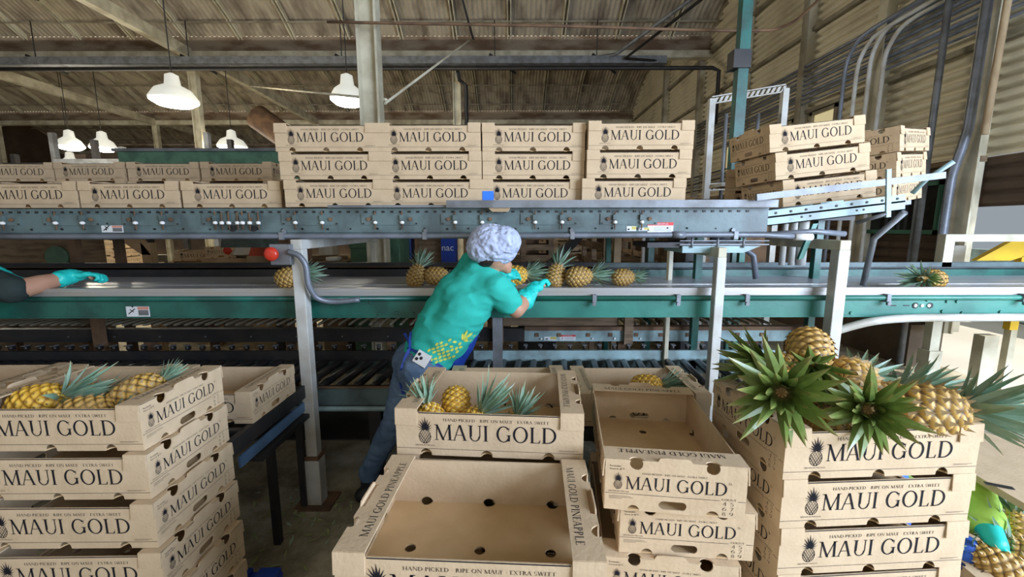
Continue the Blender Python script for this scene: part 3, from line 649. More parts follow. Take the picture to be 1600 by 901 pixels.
# ------------------------------------------------------------------ lower roller conveyors
def rollers(parent, x0, x1, dx, ya, yb, z, r, m, skew=0., name='roller'):
    n = int((x1-x0)/dx); me = MB().tube([(0, ya, 0), (skew*.05, ya+.03, 0), (skew*.95, yb-.03, 0), (skew, yb, 0)], [r*.55, r, r, r*.55], m, 12).mesh(name)
    for k in range(n): link(name, me, parent, (x0+dx*k, 0, z))
LR = thing('roller_conveyor', 'near low conveyor of dark steel rollers behind the cartons', 'conveyor', (0, 0, 0))
rollers(LR, -5.4, 1.9, .115, 2.63, 3.16, .665, .027, M['darkwet'], .05)
MB().box(-5.5, 2.05, 2.585, 2.60, .56, .69, M['teal']).box(-5.5, 2.05, 2.56, 2.60, .684, .69, M['rust']).build('front_rail', LR)
MB().tube([(-5.5, 2.565, .545), (2.05, 2.565, .545)], .017, M['tealrust'], 10).build('conduit', LR)
MB().box(-5.5, -.3, 3.18, 3.20, .66, .742, M['dark']).box(-.3, 2.05, 3.18, 3.20, .66, .742, M['tealrust']).box(-5.5, 2.05, 3.20, 3.23, .55, .66, M['teal']).build('back_rail', LR)  # left end blackened to paint in shade; right end keeps its teal
for x in (-4.4, -2.4, -.9, .7, 1.95): MB().box(x-.04, x+.04, 2.6, 2.66, 0, .56, M['dark']).build('leg', LR); MB().box(x-.04, x+.04, 3.1, 3.16, 0, .6, M['dark']).build('leg', LR)
MB().box(-5.5, 2.05, 2.62, 3.15, .30, .31, M['dark']).build('shelf_pan', LR)
wm = MB().lathe([(.006, -.012), (.021, -.010), (.021, .010), (.006, .012)], M['darkwet'], T=Matrix.Rotation(PI/2, 4, 'Y'), seg=12).box(-.016, .016, -.03, .012, .018, .024, M['galv']).mesh('guide_wheel')
for k in range(64): link('guide_wheel', wm, LR, (-5.3+.115*k, 3.20, .765))
RR = thing('roller_conveyor', 'raised rear roller conveyor with grey channel under the green belt', 'conveyor', (0, 0, 0))
rollers(RR, -5.6, 2.3, .085, 3.40, 4.15, .90, .012, M['creamdark'], -.0)
MB().box(-5.6, .1, 3.33, 3.35, .775, .86, M['dark']).box(-5.6, .1, 3.32, 3.38, .86, .885, M['dark']).build('front_channel', RR)  # shade painted in: this left stretch black, the right one light teal
MB().box(.1, 2.45, 3.33, 3.35, .775, .87, M['tealrust']).box(.1, 2.45, 3.31, 3.38, .87, .90, M['rust']).build('front_channel', RR)
MB().box(-5.6, 2.45, 4.16, 4.2, .78, .98, M['dark']).build('back_channel', RR)
MB().box(-.10, .86, 3.36, 3.42, .90, .99, M['wood']).build('timber_plank', RR)
for x in (-5, -3, -1, .9, 2.3): MB().box(x-.03, x+.03, 3.36, 3.42, 0, .78, M['rust']).build('leg', RR); MB().box(x-.03, x+.03, 4.1, 4.16, 0, .78, M['rust']).build('leg', RR)
MB().box(.90, .97, 3.29, 3.325, .76, 1.12, M['wood']).build('timber_post', RR)
mb = MB()
for k in range(11):
    x = .18+.205*k+random.uniform(-.02, .02)
    mb.box(x, x+.03, 3.322, 3.33, .815, .845, M['rust']).tube([(x+.05, 3.33, .80), (x+.05, 3.318, .80)], .008, M['whiteplain'], 7)
for k in range(10): mb.tube([(-3.6+.37*k, 3.33, .82), (-3.6+.37*k, 3.322, .82)], .006, M['galv'], 6)
mb.build('bolt_row', RR)
sticker(RR, .385, 3.329, .785, .13, .045, 'warn'); sticker(RR, .26, 3.329, .785, .10, .03, 'yellow')
# short gravity stand under the second-row carton at left
G = thing('gravity_stand', 'short dark roller stand with a blue side member under the second-row carton at left', 'conveyor stand', (0, 0, 0))
MB().box(-1.255, -1.225, 1.72, 2.55, .70, .775, M['dark']).box(-2.5, -1.25, 1.82, 1.85, .70, .775, M['dark']).build('side_rail', G)
MB().box(-1.245, -1.235, 1.78, 2.5, .615, .67, M['bluesteel']).build('blue_member', G)
MB().box(-1.29, -1.21, 1.9, 2.5, .575, .60, M['dark']).build('side_rail', G)
rollers(G, -2.45, -1.3, .115, 1.86, 2.5, .752, .024, M['darkwet'])
for x in (-2.4, -1.29): MB().box(x, x+.035, 2.35, 2.385, 0, .60, M['dark']).build('leg', G); MB().box(x, x+.035, 2.05, 2.085, 0, .60, M['dark']).build('leg', G)
G = thing('gravity_stand', 'dark roller stand hidden under the second-row cartons in the middle', 'conveyor stand', (0, 0, 0))
MB().box(-.34, .98, 1.86, 1.88, .70, .765, M['dark']).build('side_rail', G)
rollers(G, -.28, .95, .115, 1.9, 2.5, .745, .022, M['darkwet'])
for x in (-.3, .9): MB().box(x, x+.05, 2.35, 2.40, 0, .72, M['dark']).build('leg', G); MB().box(x, x+.05, 1.9, 1.95, 0, .72, M['dark']).build('leg', G)

# ------------------------------------------------------------------ pallets and cartons
def pallet(x, y, w, d, h, m, label, yaw=0):
    t = thing('pallet', label, 'pallet', (x, y, 0), (0, 0, math.radians(yaw)))
    n = 6
    for k in range(n):
        x0 = -w/2+k*(w+.03)/n; MB().box(x0, x0+w/n-.03, -d/2, d/2, h-.022, h, m).build('deck_board', t)
    for yy in (-d/2+.04, 0, d/2-.04):
        MB().box(-w/2, w/2, yy-.04, yy+.04, .02, h-.022, m).build('bearer', t)
    return t
PT = .161
def stack(name, x, y, ztop, n, yaw, labels, drift=(0, 0), group=None, end_front=False, jit=.006, pal=None):
    rnd = random.Random(hash(len(labels)*31+n)); out = []
    for k in range(n):
        lab = labels[k] if k < len(labels) else labels[-1]
        out.append(carton(x+drift[0]*k+rnd.uniform(-jit, jit)*(k > 0), y+drift[1]*k+rnd.uniform(-jit, jit)*(k > 0), ztop-PT*k, yaw+rnd.uniform(-.6, .6)*(k > 0), lab, group, end_front))
    zb = ztop-PT*(n-1); c = out[-1].location
    if pal: pallet(c.x, c.y, *( (BW+.05, BL+.04) if end_front else (BL+.06, BW+.06)), zb, pal[0], pal[1], yaw)
    return out
o5 = ['second', 'third', 'fourth', 'fifth', 'sixth', 'seventh']
def lv(where): return [w+' carton from the top of '+where for w in o5]
stack('centre', -.376, 1.285, .967, 6, -4.4, ['open carton holding three pineapples in the middle, below the worker']+lv('the stack below the worker'), pal=(M['wood'], 'wooden pallet under the carton stack below the worker'))
stack('front', -.398, .841, .832, 5, -3.0, ['empty open carton nearest the camera at bottom centre']+lv('the nearest stack at bottom centre'), pal=(M['wood'], 'wooden pallet under the nearest centre stack'))
cs = [(.273, 1.146, .871, -7.3), (.330, 1.175, .702, -5.5), (.285, 1.165, .541, -6.5), (.30, 1.17, .380, -6), (.30, 1.17, .219, -6)]
for k, (x, y, z, a) in enumerate(cs):
    carton(x, y, z, a, ['empty open carton set end-on atop the stack between the middle and right stacks'][0] if k == 0 else o5[k-1]+' carton from the top of the end-on stack', None, True)
pallet(.5, 1.48, .44, .64, .219, M['wood'], 'wooden pallet under the end-on stack', -6)
stack('right', .792, 1.144, .964, 6, 3.0, ['carton heaped with pineapples on top of the right foreground stack']+lv('the right foreground stack'), (.007, .004), pal=(M['wood'], 'wooden pallet under the right foreground stack'))
es = stack('left', -1.818, 1.300, .969, 6, 0.3, ['open carton of pineapples on top of the left foreground stack']+lv('the left foreground stack'), (.020, -.022), jit=.004)
c = es[-1].location; pallet(c.x, c.y+.05, .74, .56, .164, M['blue'], 'blue plastic pallet under the left foreground stack')
# second row standing on the roller stands
carton(-1.830, 1.888, .777, 0, 'empty open carton on the dark roller stand, right behind the left stack')
carton(-2.470, 1.90, .777, 0, 'open carton behind the left stack, mostly hidden by its pineapples')
carton(-3.115, 1.92, .777, 1, 'open carton second behind the left stack at the frame edge')
for x in (-3.1,):
    G = thing('gravity_stand', 'low dark roller stand at the far left frame edge', 'conveyor stand', (0, 0, 0))
    MB().box(-3.2, -2.52, 1.95, 1.98, .70, .765, M['dark']).build('side_rail', G); rollers(G, -3.15, -2.55, .115, 1.98, 2.5, .750, .024, M['darkwet'])
    for xx in (-3.15, -2.6): MB().box(xx, xx+.05, 2.3, 2.35, 0, .72, M['dark']).build('leg', G); MB().box(xx, xx+.05, 2.0, 2.05, 0, .72, M['dark']).build('leg', G)
carton(.318, 1.857, .777, -.3, 'open carton with one pineapple, standing right of the middle on the roller stand')
carton(-.325, 1.865, .777, 0, 'open carton just behind the middle pineapple carton')

# on the overhead conveyor
ZC = 1.817
xs = [(-1.382, 'leftmost'), (-.783, 'second'), (-.172, 'third'), (.440, 'rightmost')]
nm = ['top', 'middle', 'bottom']
for i, (x, w) in enumerate(xs):
    for k in range(3):
        dx = [[0, .015, .032], [.0, .004, .006], [0, 0, -.012], [0, -.005, -.03]][i][k]
        z = ZC+.165*(2-k)-(0 if k < 2 else -.0)
        yy = 2.56-[0, 0, 0, .04][i]
        carton(x+dx, yy, z-.005*(2-k), [0, -.5, .6, -1][i], '%s carton of the %s three-high stack on the overhead conveyor' % (nm[k], w), 'cartons stacked three high on the overhead conveyor')
for x, w in ((-2.005, 'touching the leftmost three-high stack'), (-2.63, 'second from the three-high stacks'), (-3.25, 'third from the three-high stacks, at the left edge')):
    carton(x, 2.62, ZC, 0, 'carton on the overhead conveyor, '+w, 'single cartons on the overhead conveyor')
carton(-3.87, 2.62, ZC, 0, 'single carton on the overhead conveyor cut off by the left edge', 'single cartons on the overhead conveyor')
# rear overhead conveyor with two-high cartons
R2 = thing('carton_conveyor', 'rear overhead conveyor carrying the farther row of cartons', 'conveyor', (0, 3.60, 0))
MB().box(-6.2, -1.9, 0, .012, 1.66, 1.77, M['teal']).box(-6.2, -1.9, .5, .512, 1.66, 1.77, M['teal']).build('side_panel', R2)
MB().box(-6.2, -1.9, .02, .5, 1.745, 1.765, M['dark']).build('slider_bed', R2)
for x in (-5.5, -3.8, -2.0): MB().box(x, x+.06, .02, .08, 0, 1.66, M['rust']).build('leg', R2); MB().box(x, x+.06, .43, .49, 0, 1.66, M['rust']).build('leg', R2)
names = ['nearest the three-high stacks', 'second from the three-high stacks', 'third from the three-high stacks', 'at the left frame edge']
for i, x in enumerate((-2.66, -3.28, -3.90, -4.53)):
    for k in range(3):
        carton(x+random.uniform(-.01, .01), 3.70+random.uniform(-.01, .01), 2.09-.161*k, [0, 1, -1.5, 2][i], '%s carton of the rear overhead row, %s' % (['top', 'middle', 'bottom'][k], names[i]), 'farther row of stacked cartons')
# on the tilted discharge section: parented maths done by hand so each stays a thing of its own
Rt = Matrix.Translation((1.50, 2.50, 1.70)) @ Matrix.Rotation(math.radians(-TI), 4, 'Y')
def tilted(lx, ly, lz, yaw, label, group):
    r = carton(0, 0, 0, 0, label, group, corner=False)
    Mx = Rt @ Matrix.Translation((lx, ly, lz)) @ Matrix.Rotation(math.radians(yaw), 4, 'Z') @ Matrix.Translation((BL/2, BW/2, 0))
    r.location = Mx.translation; r.rotation_euler = Mx.to_euler(); return r
for k in range(3):
    tilted([.085, .115, .155][k], .10, .095+.165*(2-k), 4.5, nm[k]+' white-lit carton of the tilted stack at upper right', 'cartons on the tilted conveyor')
for k in range(3):
    tilted([.93, .91, .885][k]+.12, .32, .03+.165*(2-k), 33, nm[k]+' carton of the half hidden stack farthest right on the tilted conveyor', 'half hidden cartons at upper right')
MB().box(.80, 1.30, .50, .95, .0, .03, M['galv']).build('roller_deck', D_)
# returning cartons behind
for k, (x, y, z, a, l) in enumerate(((1.62, 3.28, 1.80, -35, 'dim brown carton in the gap just left of the tilted stack'), (1.62, 3.28, 1.961, -35, 'dim brown carton upper one left of the tilted stack'), (1.60, 3.95, 1.80, -8, 'dim brown carton behind the green pole'))):
    carton(x, y, z, a, l, 'dim cartons turning behind the overhead conveyor')
t = thing('return_conveyor', 'dark return conveyor carrying the dim cartons behind the green pole', 'conveyor', (0, 0, 0))
MB().box(1.3, 2.45, 3.05, 4.5, 1.74, 1.79, M['dark']).build('slider_bed', t)
for x, y in ((1.4, 3.2), (2.3, 3.2), (1.4, 4.4), (2.3, 4.4)): MB().box(x, x+.05, y, y+.05, 0, 1.74, M['green']).build('leg', t)
tag(MB().box(-.175, -.108, 2.552, 2.5565, 1.855, 1.908, M['bluelight']).build('blue_label'), 'bright blue tape square stuck on the bottom carton of the third stack', 'label')
tag(MB().prism([(-.13, 2.405, 1.80), (-.01, 2.405, 1.80), (-.02, 2.405, 1.782), (-.11, 2.405, 1.782)], (0, .03, .01), M['woodpale']).build('card_scrap'), 'torn pale card scrap hanging off the overhead conveyor rail', 'scrap')

# ------------------------------------------------------------------ far hall and clutter beyond the belts
def bx(name, x0, x1, y0, y1, z0, z1, m, label, cat): return tag(MB().box(x0, x1, y0, y1, z0, z1, m).build(name, bevel=.01), label, cat)
t = thing('green_partition', 'long green steel partition above the left cartons', 'machine', (0, 6.2, 0))  # a steel partition raised on legs, no machine inside
MB().box(-5.6, -1.0, 0, 1.2, 2.3, 2.78, M['greenbin']).box(-5.65, -.95, -.04, 1.24, 2.76, 2.80, M['galv']).build('housing', t)
for x in (-5.5, -3.3, -1.1): MB().box(x, x+.1, .1, .2, 0, 2.3, M['dark']).build('leg', t)
# hoist poles seen over the left cartons
for i, x in enumerate((-11.0, -10.1, -9.2, -8.6, -7.4, -6.7, -6.2)):
    tag(MB().box(x-.05, x+.05, 9.6, 9.7, 0, 3.3+.45*((i*7) % 4)/3, M['galv' if i % 2 else 'dark']).build('rack_post'), 'thin grey upright of the distant racking over the left cartons', 'post', 'uprights of the distant racking')
tag(MB().box(-11.5, -6, 9.72, 9.80, 3.05, 3.13, M['dark']).build('rack_beam'), 'dark level beam of the distant racking at left', 'beam')
tag(MB().box(-9.9, -6.9, 9.4, 9.55, 3.02, 3.16, M['galv']).build('duct'), 'silver duct lying on the distant racking', 'duct')
tag(MB().lathe([(.3, 0), (.3, 3.0)], M['rust'], T=Matrix.Translation((-6.3, 10.9, 4.4)) @ Matrix.Rotation(2.2, 4, 'Y'), seg=16).build('duct'), 'thick brown duct slanting behind the banded column', 'duct')
bx('control_cabinet', -6.4, -4.5, 4.6, 4.68, 0, 1.62, M['wood'], 'brown panelled cabinet beyond the belt at far left', 'cabinet')
tag(MB().lathe([(.12, 0), (.12, .03)], M['greenbin'], T=Matrix.Translation((-4.93, 4.585, 1.38)) @ Matrix.Rotation(PI/2, 4, 'X'), seg=24).build('round_cover'), 'round dark green cover plate beyond the teal glove', 'cover')
for k in range(3): carton(-8.25, 8.4, .95+.165*k, 5, 'pale stacked carton seen through the gap beyond the left glove', 'pale cartons seen through the gap', True)
bx('work_table', -8.6, -7.6, 8.3, 9.2, 0, .94, M['woodpale'], 'rough table under the pale cartons beyond the left glove', 'table')
MBt = thing('trestle', 'rough timber trestle post and brace seen through the gap left of the stop button', 'trestle', (0, 5.4, 0))
MB().box(-4.74, -4.62, 0, .1, 0, 1.50, M['woodpale']).build('post', MBt); MB().prism([(-5.1, 0, 1.62), (-4.8, 0, 1.60), (-4.62, 0, 1.35), (-4.74, 0, 1.35)], (0, .1, 0), M['woodpale']).build('brace', MBt)
for k in range(2): carton(-5.15+.1*k, 6.3, 1.03+.165*k, 20, 'tan carton lying beyond the belt left of the red sack', 'tan cartons beyond the belt', False)
bx('stand', -5.3, -4.4, 6.3, 7.0, 0, 1.03, M['dark'], 'dark stand under the tan cartons beyond the belt', 'stand')
carton(-4.32, 5.95, 1.265, 8, 'tan carton standing on the sorting table beyond the belt', None, True)
t = thing('sorting_table', 'pale topped sorting table beyond the belt behind the stop button', 'table', (0, 5.9, 0))
MB().box(-4.35, -2.3, 0, .9, 1.205, 1.265, M['woodpale']).build('table_top', t)
for x in (-4.3, -2.5): MB().box(x, x+.08, .05, .13, 0, 1.205, M['wood']).build('leg', t)
MB().box(-3.5, -2.3, -.02, 0, 1.10, 1.30, M['wood']).build('apron_board', t)
tag(MB().lathe([(.10, 0), (.13, .1), (.10, .25), (.05, .36), (.01, .42)], M['red'], T=Matrix.Translation((-4.05, 6.1, 1.265)), seg=14).build('red_sack'), 'red cloth hanging over the sorting table beyond the belt', 'cloth')
tag(MB().lathe([(.08, 0), (.22, .05), (.17, .16), (.02, .2)], M['film'], T=Matrix.Translation((-3.8, 6.1, 1.265)), seg=9, smooth=False).build('plastic_bag'), 'crumpled clear plastic bag on the sorting table', 'bag')
tag(MB().lathe([(.05, 0), (.15, .04), (.12, .2), (.03, .28)], M['film'], T=Matrix.Translation((-2.65, 6.1, 1.265)), seg=8, smooth=False).build('plastic_bag'), 'crumpled plastic wrap behind the white frame', 'bag')
tag(MB().lathe([(.07, 0), (.09, .01), (.09, .05), (.06, .055)], M['whiteplain'], T=Matrix.Translation((-2.2, 5.2, 1.28)), seg=14).build('white_tub'), 'small white tub standing beyond the belt', 'tub')
bx('tub_stand', -2.35, -2.05, 5.1, 5.5, 0, 1.28, M['wood'], 'timber stand under the small white tub', 'stand')
tag(MB().prism([(-3.45, 5.0, 1.46), (-2.9, 5.0, 1.46), (-3.0, 5.0, 1.62), (-3.4, 5.0, 1.66)], (0, .5, 0), M['teal']).box(-3.1, -3.03, 5.4, 5.47, 0, 1.5, M['dark']).build('chute'), 'dark teal chute hanging beyond the belt left of the stop button', 'chute')
tag(MB().prism([(-3.5, 5.6, 1.32), (-3.2, 5.6, 1.32), (-3.25, 5.6, 1.44), (-3.45, 5.6, 1.46)], (0, .2, 0), M['orange']).build('orange_tote'), 'orange-red tote beyond the belt left of the stop button', 'tote')
bx('tote_stand', -3.5, -3.2, 5.55, 5.85, 0, 1.32, M['woodpale'], 'pale post under the orange-red tote', 'stand')
def cabinet(x0, x1, y, z1, label):
    t = thing('green_cabinet', label, 'cabinet', (0, y, 0)); w = x1-x0
    MB().box(x0, x1, 0, .6, .0, z1, M['greenbin']).build('body', t, .01)
    MB().box(x0, x1, -.02, 0, z1-.20, z1-.05, M['greenbin']).build('front_lip', t)
    for k in range(3): MB().box(x0+w*(.15+.25*k), x0+w*(.30+.25*k), -.015, 0, .9, z1-.42, M['green2']).build('rib_panel', t)
cabinet(-1.88, -1.66, 4.9, 1.66, 'dark green bin beyond the belt just right of the white frame')
cabinet(-1.52, -1.26, 4.75, 1.68, 'green ribbed bin beyond the belt left of the worker')
bx('timber_panel', -1.80, -1.60, 5.3, 5.4, 0, 1.66, M['wood'], 'brown timber panel between the two green bins', 'panel')
bx('cupboard', -1.14, -.84, 5.1, 5.6, 0, 1.7, M['wood'], 'dark brown cupboard right of the ribbed green bin', 'cupboard')
bx('blue_drum', -1.32, -1.24, 5.2, 5.4, 1.30, 1.58, M['blue'], 'narrow blue drum beyond the belt right of the ribbed green bin', 'drum')
bx('drum_shelf', -1.36, -1.2, 5.15, 5.5, 0, 1.30, M['wood'], 'timber stand under the narrow blue drum', 'stand')
t = thing('blue_sign', 'blue drum with white letters seen left of the hairnet', 'sign', (-.79, 5.0, 0))
MB().box(-.05, .12, 0, .2, 1.28, 1.60, M['blue']).build('drum', t)
mb = MB(); T = frame((-.045, -.004, 1.42), (1, 0, 0), (0, 0, 1))
for q in sans_polys('nac', 0, 0, .075): mb.poly([(a, b, 0) for a, b in q], M['whiteplain'], T)
mb.build('lettering', t); MB().box(-.1, .15, 0, .25, 0, 1.28, M['wood']).build('stand', t)
bx('dark_machine', -.30, -.02, 5.0, 5.5, 0, 1.7, M['wood'], 'dark brown timber machine behind the hairnet', 'machine')
# wooden pallet crates right of the worker
for k in range(5):
    tag(MB().box(.10, .52, 5.2, 5.6, 1.02+.13*k, 1.09+.13*k, M['wood']).box(.11, .17, 5.2, 5.6, 1.09+.13*k, 1.15+.13*k, M['wood']).box(.45, .51, 5.2, 5.6, 1.09+.13*k, 1.15+.13*k, M['wood']).build('wooden_pallet'), 'weathered pallet in the pile beyond the belt right of the worker', 'pallet', 'pallet pile beyond the belt')
bx('support_block', .08, .55, 5.15, 5.65, 0, 1.02, M['dark'], 'dark base block under the pallet pile beyond the belt', 'block')
for k in range(4):
    carton(.62+.0*k, 6.3, 1.0+.165*k, 30, 'tan carton in the pile behind the black incline belt', 'tan cartons behind the incline belt')
bx('support_block', .25, 1.25, 6.3, 7.1, 0, 1.0, M['wood'], 'timber base under the tan cartons behind the incline belt', 'block')
tag(MB().prism([(.05, 3.9, 1.05), (.13, 3.9, 1.0), (.66, 3.9, 1.60), (.60, 3.9, 1.62)], (0, .25, 0), M['black']).box(.3, .36, 3.95, 4.1, 0, 1.25, M['dark']).build('incline_belt'), 'short black inclined belt rising behind the pineapples right of the worker', 'belt')
t = thing('wooden_rack', 'long brown slatted timber rack running back beyond the belt at right', 'rack', (0, 0, 0))
for k in range(8):
    y = 4.6+.7*k; MB().box(1.0, 1.06, y, y+.08, 0, 1.68, M['wood']).build('post', t); MB().box(2.1, 2.16, y, y+.08, 0, 1.68, M['wood']).build('post', t)
for z in (1.2, 1.42, 1.64): MB().box(1.02, 1.04, 4.6, 9.6, z, z+.09, M['wood']).box(2.12, 2.14, 4.6, 9.6, z, z+.09, M['wood']).box(1.0, 2.15, 9.6, 9.64, z, z+.09, M['wood']).build('slat', t)
for k in range(9): MB().box(1.02, 2.13, 4.7+.55*k, 4.9+.55*k, 1.12, 1.15, M['wood']).build('shelf_board', t)
for i, (x, m, w) in enumerate(((.81, 'green', .04), (.875, 'woodpale', .06), (1.17, 'green', .05))):
    tag(MB().box(x*1.0, x+w, 3.62, 3.68, 0, 1.70, M[m]).build('support_post'), ['thin dark green post behind the belt right of the pineapples', 'pale timber post behind the belt, right of the thin green post', 'second thin dark green post left of the cream frame'][i], 'post')
tag(MB().box(2.05, 2.1, 3.8, 3.85, 0, 1.72, M['green2']).build('support_post'), 'thin teal post left of the rightmost white frame', 'post')
bx('grey_cabinet', 2.05, 2.7, 5.0, 5.6, 0, 1.75, M['dark'], 'dark grey cabinet beyond the belt behind the hooked conduit', 'cabinet')
bx('brown_cabinet', 2.8, 3.5, 5.6, 6.2, 0, 1.7, M['rust'], 'dull red-brown cabinet beyond the belt beside the thick white pipe', 'cabinet')
tag(MB().box(4.5, 4.62, 4.3, 4.36, 1.0, 1.5, M['white']).box(1.7, 1.78, 5.5, 5.56, 1.2, 1.6, M['whiteplain']).build('white_post'), 'short white post standing beyond the belt', 'post')

# cream rail, yellow stair guard and stub posts at right
t = thing('cream_rail', 'cream steel hand rail beyond the belt at the right edge', 'rail', (0, 3.5, 0))
MB().box(3.58, 5.0, 0, .07, 1.57, 1.63, M['cream']).build('top_rail', t); MB().box(3.58, 3.66, 0, .07, .62, 1.57, M['cream']).build('post', t); MB().box(3.565, 3.675, -.02, .09, 0, .64, M['cream']).build('post_sleeve', t)
t = thing('yellow_guard', 'bright yellow slanting stair guard with post at the right edge', 'guard', (0, 3.9, 0))
MB().prism([(4.30, 0, 1.38), (4.62, 0, 1.38), (5.0, 0, 1.50), (5.0, 0, 1.62), (4.62, 0, 1.57)], (0, .05, 0), M['yellow']).build('guard_plate', t)
MB().box(4.72, 4.80, 0, .06, .72, 1.42, M['yellow']).build('post', t); MB().box(4.74, 4.80, .0, .06, 0, .72, M['cream']).build('foot', t)
tag(MB().box(4.50, 4.64, 3.9, 4.0, 0, .66, M['cream']).build('stub_post'), 'short wide cream concrete post near the right edge', 'post')
tag(MB().box(4.78, 4.86, 4.55, 4.63, .52, 1.3, M['cream']).build('stub_post'), 'peeling pale post standing on the concrete plinth at right', 'post')
tag(MB().box(9, 9.3, -2, 9, 0, 1.25, M['tealrust']).box(9.0, 9.2, 2, 7.2, 1.25, 2.1, M['whiteplain']).build('outside_shed'), 'sunlit pale shed outside beyond the open wall', 'shed')

# ------------------------------------------------------------------ pineapples
def ramp_mat(name, attr, stops, rough, noise_col, bump=.2):
    m = bpy.data.materials.new(name); m.use_nodes = True; nt = m.node_tree; b = nt.nodes['Principled BSDF']; b.inputs['Roughness'].default_value = rough
    a = nt.nodes.new('ShaderNodeAttribute'); a.attribute_name = attr; cr = nt.nodes.new('ShaderNodeValToRGB'); el = cr.color_ramp.elements
    el[0].position, el[0].color = stops[0][0], (*stops[0][1], 1); el[1].position, el[1].color = stops[-1][0], (*stops[-1][1], 1)
    for p, c in stops[1:-1]: x = el.new(p); x.color = (*c, 1)
    tc = nt.nodes.new('ShaderNodeTexCoord'); n = nt.nodes.new('ShaderNodeTexNoise'); n.inputs['Scale'].default_value = 22; n.inputs['Detail'].default_value = 4
    r = nt.nodes.new('ShaderNodeMapRange'); r.inputs[1].default_value = .45; r.inputs[2].default_value = .65; r.inputs[4].default_value = .6
    mx = nt.nodes.new('ShaderNodeMix'); mx.data_type = 'RGBA'; mx.inputs[7].default_value = (*noise_col, 1)
    nt.links.new(a.outputs['Fac'], cr.inputs[0]); nt.links.new(tc.outputs['Object'], n.inputs['Vector']); nt.links.new(n.outputs[0], r.inputs[0]); nt.links.new(r.outputs[0], mx.inputs[0])
    nt.links.new(cr.outputs[0], mx.inputs[6]); nt.links.new(mx.outputs[2], b.inputs['Base Color'])
    return m
RIND = ramp_mat('pineapple_rind', 'eye', [(0, (.035, .022, .008)), (.22, (.14, .075, .02)), (.5, (.52, .29, .05)), (.84, (.66, .42, .11)), (1, (.26, .14, .06))], .55, (.42, .27, .10))
RINDY = ramp_mat('ripe_yellow_rind', 'eye', [(0, (.10, .045, .006)), (.25, (.38, .18, .015)), (.55, (.78, .45, .04)), (.88, (.88, .58, .10)), (1, (.42, .22, .05))], .5, (.70, .38, .04))
BRACT = mat('dry_bract', (.52, .38, .20), .8, col2=(.28, .17, .07), scale=40)
LEAFG = ramp_mat('crown_leaf_green', 'tip', [(0, (.16, .19, .08)), (.2, (.10, .16, .035)), (.75, (.17, .24, .055)), (1, (.36, .28, .11))], .3, (.24, .31, .08))
LEAFB = ramp_mat('crown_leaf_blue_green', 'tip', [(0, (.40, .48, .34)), (.25, (.17, .28, .19)), (.8, (.22, .36, .23)), (1, (.45, .42, .24))], .36, (.34, .44, .34))
FR, FH = .066, .185
def fr_r(t): return FR*max(0, 1-abs(t)**2.7)**.5*(1-.07*t)      # t in -1..1 bottom..top
def fruit_mesh(rind, seed):
    rnd = random.Random(seed); nu, nv = 112, 60; verts = []; eye = []; NA, NB = 8, 6.5
    for j in range(nv+1):
        v = j/nv; t = math.sin((v-.5)*PI)*.25+(v*2-1)*.75
        r0 = fr_r(t); z = t*FH/2
        for i in range(nu):
            u = i/nu; a = NA*u+NB*v+.03*math.sin(9*u); b = NA*u-NB*v
            e = ((.5+.5*math.cos(2*PI*a))*(.5+.5*math.cos(2*PI*b)))**.30
            k = min(1, r0/.03); r = r0+(.0085*e-.004)*k
            verts.append((r*math.cos(2*PI*u), r*math.sin(2*PI*u), z)); eye.append(e if e < .975 else 1.0)
    faces = [(j*nu+i, j*nu+(i+1) % nu, (j+1)*nu+(i+1) % nu, (j+1)*nu+i) for j in range(nv) for i in range(nu)]
    nb = len(verts); spk = []
    for A in range(-10, 24):
        for B in range(-10, 24):
            u = (A+B)/(2*NA); v = (A-B)/(2*NB)
            if .05 < v < .96 and 0 <= u < 1:
                t = math.sin((v-.5)*PI)*.25+(v*2-1)*.75; r = fr_r(t)+.0035; th = 2*PI*u; z = t*FH/2
                er = Vector((math.cos(th), math.sin(th), 0)); et = Vector((-math.sin(th), math.cos(th), 0)); n0 = len(verts)
                c = er*r+Vector((0, 0, z-.004)); w = rnd.uniform(.005, .008); ln = rnd.uniform(.013, .020)
                verts += [tuple(c-et*w), tuple(c+et*w), tuple(c+er*.010+Vector((0, 0, ln))+et*rnd.uniform(-.002, .002))]; eye += [.5]*3; spk.append((n0, n0+1, n0+2))
    me = bpy.data.meshes.new('fruit'); me.from_pydata(verts, [], faces+spk)
    at_ = me.attributes.new('eye', 'FLOAT', 'POINT'); at_.data.foreach_set('value', eye)
    me.materials.append(rind); me.materials.append(BRACT)
    for p in me.polygons: p.use_smooth = len(p.vertices) == 4; p.material_index = 0 if len(p.vertices) == 4 else 1
    return me
